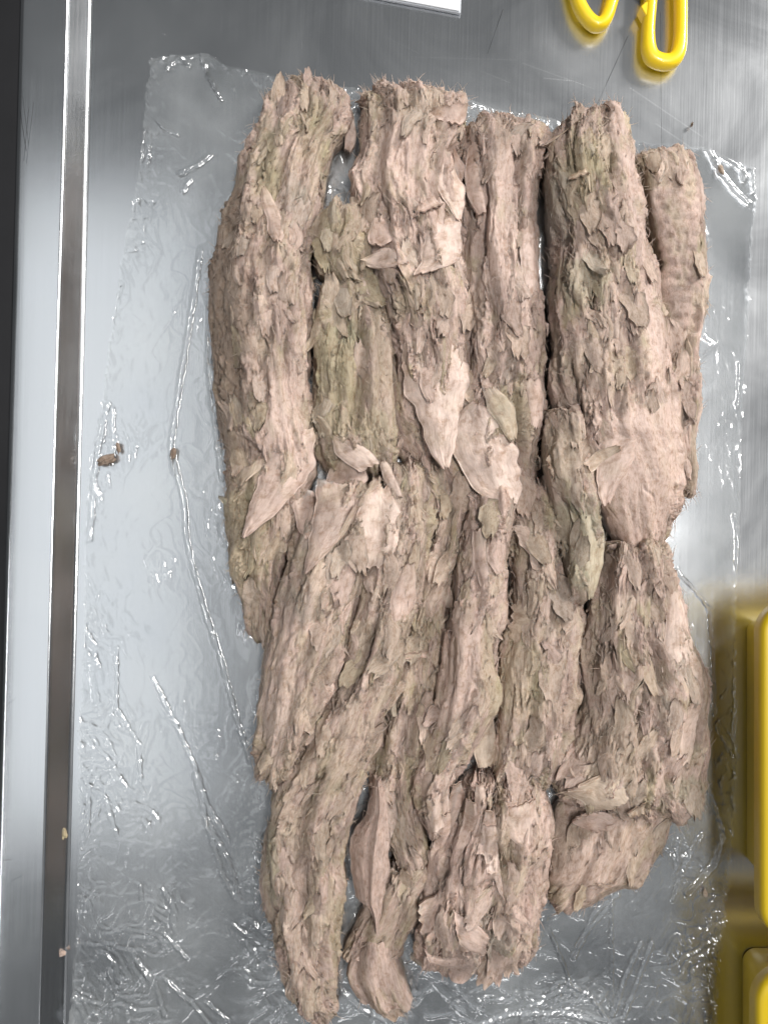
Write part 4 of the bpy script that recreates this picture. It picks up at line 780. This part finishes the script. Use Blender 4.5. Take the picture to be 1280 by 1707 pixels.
# ------------------------------------------------------------------ plastic film under the meat
M_FILM = film_material()
def film():
    out = [(252, 98), (300, 92), (352, 90), (372, 108), (460, 128), (600, 150), (745, 152), (820, 180), (905, 195), (1000, 225), (1100, 240), (1172, 246), (1258, 280), (1262, 325), (1254, 400), (1246, 560), (1236, 720), (1232, 870), (1226, 1000), (1224, 1120), (1228, 1280), (1220, 1400), (1205, 1550), (1190, 1720), (1185, 1790),
           (100, 1790), (118, 1700), (128, 1560), (134, 1400), (132, 1250), (140, 1080), (142, 900), (150, 780), (168, 680), (186, 560), (205, 420), (226, 320), (238, 240), (244, 160)]
    st = 0.00088
    xs = np.arange(-0.245, 0.285, st); ys = np.arange(-0.42, 0.35, st)
    X, Y = np.meshgrid(xs, ys)                                          # (ny, nx)
    pts = [tuple(U(x, y)) for x, y in out]
    x_mm, y_mm = X * 1000, Y * 1000
    jx = X + 0.0012 * perlin(x_mm / 9, y_mm / 9, 900); jy = Y + 0.0012 * perlin(x_mm / 9, y_mm / 9, 901)
    ins = in_poly(jx, jy, pts)
    meat = sample(blur(MASK, 2, 1), X, Y)
    near = sample(blur(MASK, 14, 2), X, Y)
    # wrinkles: sharp ridges in drifting directions, patches of crumple
    def ridge(a, sx, sy, s):
        c, sn = math.cos(a), math.sin(a); u = (x_mm * c + y_mm * sn); v = (-x_mm * sn + y_mm * c)
        q = perlin(u / sx + 0.6 * perlin(u / 30, v / 30, s + 1), v / sy + 0.8 * perlin(u / 22, v / 22, s + 2), s)
        return np.clip(1 - np.abs(q) * 4.5, 0, 1) ** 2
    crump = sstep(-0.05, 0.5, perlin(x_mm / 55, y_mm / 70, 910) + 0.15)
    low = sstep(-0.12, -0.30, Y)                                        # crumpled more towards the near end
    edge = np.exp(-poly_dist(X, Y, pts + pts[:1]) * 1000 / 16)
    amt = (0.25 + 0.8 * crump + 0.25 * low + 0.6 * edge) * (1 - 0.72 * sstep(0.15, 0.21, X) * sstep(-0.16, -0.10, Y))
    tw = x_mm + 0.28 * y_mm + 5 * perlin(x_mm / 35, y_mm / 45, 962)
    cr2 = sstep(0.05, 0.45, perlin(x_mm / 26, y_mm / 40, 964) + 0.25 * low + 0.2 * edge)
    z = 0.0006 + 0.0005 * amt * ridge(1.35, 80, 24, 920) + 0.0006 * amt * ridge(1.75, 30, 9, 930) * crump * cr2 + 0.0007 * amt * ridge(0.6, 40, 16, 940) * np.maximum(low, edge) + 0.0006 * amt * ridge(2.3, 36, 13, 950) * np.maximum(low, crump * .6)
    z += 0.0006 * amt * (0.5 + 0.5 * perlin(tw / 5.0, y_mm / 24, 960)) * cr2 + 0.0006 * (0.6 + 0.6 * perlin(x_mm / 40, y_mm / 50, 961))
    z += 0.0012 * edge * amt * np.maximum(0, perlin(tw / 5, y_mm / 12, 963) + 0.1)
    # traced folds
    folds = [([(335, 415), (318, 530), (300, 640), (285, 745), (291, 790)], 1.1, .0032), ([(288, 760), (306, 830), (312, 900), (320, 940), (345, 1030), (372, 1110), (395, 1200), (418, 1268)], 1.1, .0034), ([(350, 500), (348, 600), (358, 700), (370, 800)], 1.0, .004),
             ([(182, 672), (168, 720), (160, 780), (150, 900)], 1.0, .0022), ([(188, 680), (190, 760)], 1.0, .0018), ([(195, 1080), (195, 1180), (232, 1240), (235, 1300)], .8, .0016), ([(255, 1130), (300, 1220), (330, 1290), (345, 1340), (380, 1400)], 1.0, .0022),
             ([(325, 1290), (345, 1370), (372, 1460), (395, 1500)], 1.2, .0030), ([(345, 1370), (380, 1430), (400, 1500)], 1.0, .0026),
             ([(1030, 1490), (990, 1520), (955, 1595)], .8, .0025), ([(1020, 1505), (980, 1550), (956, 1592)], .8, .0020), ([(1017, 1500), (1019, 1590), (1018, 1690)], .7, .0022), ([(1068, 1570), (1040, 1630), (1020, 1692)], .8, .0025), ([(1085, 1570), (1060, 1640), (1038, 1695)], .8, .002),
             ([(915, 1550), (940, 1610), (950, 1640), (985, 1660), (1010, 1695)], .8, .0024), ([(950, 1640), (910, 1665), (880, 1680)], .8, .0022), ([(800, 1707), (850, 1690), (940, 1688), (985, 1700)], 1.0, .0026),
             ([(1125, 950), (1160, 985), (1182, 1015), (1188, 1080), (1191, 1190)], 1.0, .0040), ([(1226, 1085), (1226, 1180), (1222, 1230), (1238, 1290)], .9, .0025), ([(1175, 1300), (1200, 1370), (1205, 1395), (1190, 1440), (1145, 1490)], 1.2, .005), ([(1170, 1390), (1140, 1440), (1120, 1500)], .9, .0032), ([(1130, 1400), (1125, 1450)], .9, .003),
             ([(1180, 252), (1200, 290), (1225, 320), (1245, 340)], 1.0, .0030), ([(1205, 262), (1235, 282), (1240, 300)], 1.0, .0025), ([(1253, 285), (1256, 320)], .8, .002), ([(1168, 560), (1190, 575), (1165, 600)], .8, .002), ([(1232, 600), (1228, 680)], .9, .0018), ([(1222, 860), (1228, 900), (1226, 950)], .9, .002),
             ([(278, 115), (300, 98), (315, 110)], .9, .003), ([(335, 92), (345, 120), (358, 145), (368, 165)], 1.0, .003), ([(300, 100), (318, 96)], .8, .002), ([(260, 200), (275, 215), (295, 225)], .8, .002), ([(300, 290), (330, 275), (350, 260)], 1.1, .003), ([(305, 320), (318, 300)], .9, .002),
             ([(250, 220), (248, 270)], .7, .0015), ([(700, 165), (775, 172), (840, 188), (900, 200)], .9, .0025), ([(560, 1640), (600, 1680), (640, 1700)], .9, .0025), ([(640, 1640), (620, 1700)], .8, .002), ([(690, 1625), (660, 1700)], .8, .002), ([(150, 1310), (146, 1390)], .8, .002), ([(155, 1370), (175, 1330), (195, 1390)], .8, .0016), ([(230, 1600), (260, 1640), (275, 1690)], .9, .002), ([(275, 1630), (312, 1664)], .9, .002), ([(320, 1670), (350, 1707)], .9, .0022), ([(345, 1670), (380, 1700)], .9, .002), ([(415, 1670), (440, 1655)], .9, .0022), ([(390, 1540), (415, 1560)], .8, .0022), ([(275, 1555), (310, 1595)], .9, .0022), ([(272, 1480), (290, 1510), (292, 1535)], .9, .002), ([(235, 1475), (236, 1500)], .8, .002)]
    for (f, wd, hh) in folds:
        pw = [tuple(U(x, y)) for x, y in f]
        d = poly_dist(X, Y, pw) * 1000 + 0.5 * perlin(x_mm / 6, y_mm / 6, 970)
        z += hh * 0.75 * np.exp(-(d / (wd * 1.35)) ** 2) * (0.8 + 0.5 * perlin(x_mm / 11, y_mm / 11, 971))
    # the sheet climbs a little where meat presses beside it
    z += 0.0035 * sstep(0.02, 0.5, near) * np.clip(perlin(x_mm / 14, y_mm / 18, 972) + .35, 0, 1)
    z = z * (1 - sstep(0.5, 0.9, meat)) + 0.0005 * sstep(0.5, 0.9, meat)
    z = np.maximum(z, 0.0004)
    ny, nx = X.shape
    keep = ins[:-1, :-1] & ins[1:, 1:] & ins[1:, :-1] & ins[:-1, 1:] & (blurred_deep(X, Y)[:-1, :-1] < 0.995)
    q = grid_quads(ny, nx)[:, ::-1].reshape(ny - 1, nx - 1, 4)[keep]
    used = np.unique(q); remap = np.full(ny * nx, -1); remap[used] = np.arange(len(used))
    V = np.stack([X, Y, z], -1).reshape(-1, 3)[used]
    V[:, 0] += 0.0009 * perlin(V[:, 0] * 300, V[:, 1] * 300, 980); 
    me = mk_mesh('plastic_film', V, remap[q], M_FILM)
    o = link('plastic_film', me); o['label'] = 'crinkled clear plastic film spread under the tuna on the steel table'; o['category'] = 'plastic film'
def blurred_deep(X, Y): return sample(blur(MASK, 10, 2), X, Y)
film()

# ------------------------------------------------------------------ scissors, bins, white board, crumbs
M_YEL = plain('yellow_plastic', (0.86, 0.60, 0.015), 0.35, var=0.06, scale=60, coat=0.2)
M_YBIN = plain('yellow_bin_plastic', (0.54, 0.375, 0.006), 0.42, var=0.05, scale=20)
M_BLADE = plain('scissor_steel', (0.30, 0.31, 0.32), 0.3, metallic=1.0)
M_BLACK = plain('black_plastic', (0.015, 0.015, 0.016), 0.4)
M_WHITE = plain('white_board', (0.82, 0.83, 0.85), 0.45, var=0.02)

def ring_loop(name, pts, rx, rz, parent, zc, m, closed=True, n=110, rad_fn=None):
    """rounded-section band along a closed centre line"""
    P = np.array([U(x, y, zc) for x, y in pts]); P = np.concatenate([P, P[:1]]) if closed else P
    P3 = P
    for _ in range(3):                                                 # Chaikin smoothing of the loop
        A_q = P3[:-1] * .75 + P3[1:] * .25; B_q = P3[:-1] * .25 + P3[1:] * .75
        P3 = np.stack([A_q, B_q], 1).reshape(-1, 2)
        if closed: P3 = np.concatenate([P3, P3[:1]])
    c = P3[:-1] if closed else P3
    d = (np.roll(c, -1, 0) - np.roll(c, 1, 0)); d /= np.linalg.norm(d, axis=1, keepdims=True); nr = np.stack([-d[:, 1], d[:, 0]], 1)
    k = 14; a = np.linspace(0, 2 * np.pi, k, endpoint=False); ex = np.sign(np.cos(a)) * np.abs(np.cos(a)) ** .75; ez = np.sign(np.sin(a)) * np.abs(np.sin(a)) ** .75
    rr = np.ones(len(c)) if rad_fn is None else rad_fn(c)
    V = np.concatenate([c[:, None, :] + nr[:, None, :] * (ex[None, :, None] * rx * rr[:, None, None]), np.broadcast_to(zc + ez[None, :, None] * rz, (len(c), k, 1))], -1).reshape(-1, 3)
    i, j = np.meshgrid(np.arange(len(c)), np.arange(k), indexing='ij'); i2 = (i + 1) % len(c); j2 = (j + 1) % k
    F = np.stack([i * k + j, i * k + j2, i2 * k + j2, i2 * k + j], -1).reshape(-1, 4)
    return link(name, mk_mesh(name, V, F, m), parent)
scissors = thing('scissors', 'scissors with bright yellow plastic loop handles on the bare steel', 'scissors')
hz = 0.0085
fat = lambda c: 1 + 0.25 * sstep(U(0, 60)[1], U(0, 110)[1], c[:, 1])
ring_loop('handle', [(1086, -70), (1084, 0), (1079, 50), (1080, 92), (1098, 104), (1122, 104), (1133, 80), (1134, 10), (1132, -60), (1108, -95)], 0.0044, 0.0062, scissors, hz, M_YEL, rad_fn=fat)
ring_loop('handle', [(952, -60), (960, 0), (975, 28), (992, 44), (1008, 38), (1020, 0), (1030, -50), (1010, -95), (970, -95)], 0.0048, 0.0062, scissors, hz, M_YEL)
def prism(name, poly, z0, z1, m, parent, bev=0.0006):
    P = np.array([U(x, y, z1) for x, y in poly]); n = len(P); c = P.mean(0)
    ins_ = c + (P - c) * (1 - bev / np.linalg.norm(P - c, axis=1, keepdims=True))
    V = np.concatenate([np.c_[P, np.full(n, z0)], np.c_[P, np.full(n, z1 - bev)], np.c_[ins_, np.full(n, z1)]])
    me = bpy.data.meshes.new(name); i = np.arange(n); k = (i + 1) % n
    faces = [tuple(int(q) for q in f) for f in np.concatenate([np.stack([i, k, k + n, i + n], 1), np.stack([i + n, k + n, k + 2 * n, i + 2 * n], 1)])] + [tuple(range(2 * n, 3 * n)), tuple(range(n - 1, -1, -1))]
    me.from_pydata([tuple(v) for v in V], [], faces); me.materials.append(m); me.update()
    return link(name, me, parent)
prism('thumb_lug', [(1068, 10), (1075, 3), (1090, 0), (1092, 30), (1082, 32), (1074, 22)], 0.003, 0.0135, M_YEL, scissors)
prism('blade', [(1062, -20), (1082, 5), (1096, -30), (1064, -330), (1040, -620), (1034, -620), (1046, -300)], 0.004, 0.0062, M_BLACK, scissors)
prism('blade', [(1026, -40), (1012, -20), (1000, -60), (1050, -330), (1080, -620), (1086, -620), (1068, -320)], 0.0068, 0.0088, M_BLADE, scissors)
prism('pivot_screw', [(1056 + 9 * math.cos(a), -250 + 9 * math.sin(a)) for a in np.linspace(0, 6.283, 16, endpoint=False)[::-1]], 0.003, 0.0105, M_BLADE, scissors)

def board():
    root = thing('white_tray', 'flat white plastic tray corner on the steel beyond the frayed loin', 'tray')
    c0 = U(768, 21, .004); a = math.radians(-10.5); ux = np.array([-math.cos(a), -math.sin(a)]); uy = np.array([math.sin(.0) + 0.03, 1.0])
    W_, D_l = 0.20, 0.14
    P = [c0, c0 + ux * W_, c0 + ux * W_ + uy * D_l, c0 + uy * D_l]
    def pz(name, inset, z0, z1, m):
        c = sum(P) / 4; Q = [p + (c - p) / np.linalg.norm(c - p) * inset for p in P]
        me = bpy.data.meshes.new(name); b = [(*q, z0) for q in Q] + [(*q, z1) for q in Q]
        me.from_pydata(b, [], [(0, 1, 2, 3), (4, 7, 6, 5), (0, 4, 5, 1), (1, 5, 6, 2), (2, 6, 7, 3), (3, 7, 4, 0)]); me.materials.append(m); me.update()
        o = link(name, me, root); bv = o.modifiers.new('bevel', 'BEVEL'); bv.width = 0.0006; bv.segments = 2; return o
    M_EDGE = plain('edge_shade_grey', (0.45, 0.47, 0.5), 0.5)  # shadow along the tray edge painted in as grey
    pz('base', 0.0, 0.0005, 0.0032, M_EDGE); pz('top_sheet', 0.0016, 0.0033, 0.0045, M_WHITE)
board()

def bin_(label, x0, y0, y1, hgt, w_, rad):
    """open plastic bin with a broad rounded flange at height hgt (outline x0, y0, y1 is the flange's)"""
    root = thing('plastic_bin', label, 'plastic bin', 'yellow plastic bins')
    a = U(x0, y0, hgt); b = U(x0, y1, hgt); xl, yt, yb = a[0], a[1], b[1]; xr = xl + w_
    def loop(ins_, z, r_):
        r_ = max(r_ - max(ins_, 0) * .6, .003); out = []
        for (cx_, cy_, s0) in ((xr - r_ - ins_, yt - r_ - ins_, 0), (xl + r_ + ins_, yt - r_ - ins_, 90), (xl + r_ + ins_, yb + r_ + ins_, 180), (xr - r_ - ins_, yb + r_ + ins_, 270)):
            for k in np.linspace(0, 90, 10): out.append((cx_ + r_ * math.cos(R(s0 + k)), cy_ + r_ * math.sin(R(s0 + k)), z))
        return out
    def loft(name, loops, cap=False):
        n = len(loops[0]); V = np.array(sum(loops, [])); F = []
        for q in range(len(loops) - 1):
            i = np.arange(n); k = (i + 1) % n; F.append(np.stack([q * n + i, q * n + k, (q + 1) * n + k, (q + 1) * n + i], 1))
        me = bpy.data.meshes.new(name); fs = [tuple(int(t) for t in f) for f in np.concatenate(F)]
        if cap: fs.append(tuple(range((len(loops) - 1) * n, len(loops) * n)))
        me.from_pydata([tuple(v) for v in V], [], fs); me.materials.append(M_YBIN); me.update()
        for p_ in me.polygons: p_.use_smooth = len(p_.vertices) == 4
        return link(name, me, root)
    t = hgt
    loft('rim_flange', [loop(.0168, t - .0045, rad), loop(.0035, t - .0045, rad), loop(.0028, t - .012, rad), loop(0, t - .012, rad), loop(0, t - .0035, rad), loop(.0007, t - .0014, rad), loop(.0022, t - .0003, rad), loop(.004, t, rad), loop(.0185, t, rad), loop(.0205, t - .0012, rad), loop(.0212, t - .004, rad)])
    loft('side_wall', [loop(.0225, .0012, rad), loop(.0205, .004, rad), loop(.0170, t - .0048, rad), loop(.0210, t - .0045, rad), loop(.0245, .004, rad)])
    loft('bottom', [loop(.0226, .0009, rad), loop(.0250, .0038, rad)], cap=True)
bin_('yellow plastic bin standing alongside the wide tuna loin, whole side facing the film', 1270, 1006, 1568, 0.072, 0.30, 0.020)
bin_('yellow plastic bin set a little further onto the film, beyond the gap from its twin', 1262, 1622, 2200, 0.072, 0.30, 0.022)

def crumb(x, y, lx, ly, hgt, ang, tintc, seed, label, name='tuna_crumb', cat='crumb'):
    nu_, nv_ = 14, 20
    u = np.linspace(0.02, np.pi - .02, nu_)[:, None]; v = np.linspace(0, 2 * np.pi, nv_, endpoint=False)[None, :]
    ux = np.sin(u) * np.cos(v); uy = np.sin(u) * np.sin(v); uz = np.cos(u) + 0 * v
    k = 1 + 0.55 * perlin(ux * 1.7 + 5, uy * 1.7 + uz, seed) + 0.3 * perlin(ux * 4 + 5, uy * 4 + uz * 2, seed + 1)
    X, Y, Zc = ux * k * lx * S / 2, uy * k * ly * S / 2, (uz * k) * hgt / 2
    a = math.radians(ang); px = X * math.cos(a) - Y * math.sin(a); py = X * math.sin(a) + Y * math.cos(a)
    V = np.stack([px, py, Zc - Zc.min()], -1).reshape(-1, 3)
    i, j = np.meshgrid(np.arange(nu_ - 1), np.arange(nv_), indexing='ij'); j2 = (j + 1) % nv_
    F = np.stack([i * nv_ + j, (i + 1) * nv_ + j, (i + 1) * nv_ + j2, i * nv_ + j2], -1).reshape(-1, 4)
    o = link(name, mk_mesh(name, V, F, M_TUNA, np.repeat(tintc[None], len(V), 0), V * 1000 + seed)); q = U(x, y)
    o.location = (q[0], q[1], 0.0022); o['label'] = label; o['category'] = cat; return o
crumb(181, 768, 27, 17, .005, 20, BROWN, 1, 'largest dark brown tuna crumb lying on the film near the table rim')
crumb(201, 748, 6, 18, .003, 10, BROWN, 2, 'thin sliver of tuna just off the largest crumb on the film')
crumb(292, 757, 10, 20, .003, -5, BROWN, 3, 'oval brown tuna crumb on the long film fold beside the curled loin')
crumb(110, 1388, 10, 16, .002, 0, OLIVE * 1.3, 5, 'yellowish scrap stuck to the inner edge of the table rim')
crumb(108, 1585, 14, 8, .002, 15, PALE, 6, 'pale scrap stuck at the foot of the table rim wall')
crumb(1197, 287, 7, 16, .003, 20, BEIGE, 7, 'pale beige scrap caught in the crumpled film corner past the ridged loin')
crumb(1172, 1485, 6, 14, .002, 0, BEIGE, 9, 'small beige scrap on the film below the brown chunk')
crumb(1150, 211, 4, 8, .002, -20, BROWN * .6, 11, 'tiny dark scrap on bare steel between scissors and film corner')
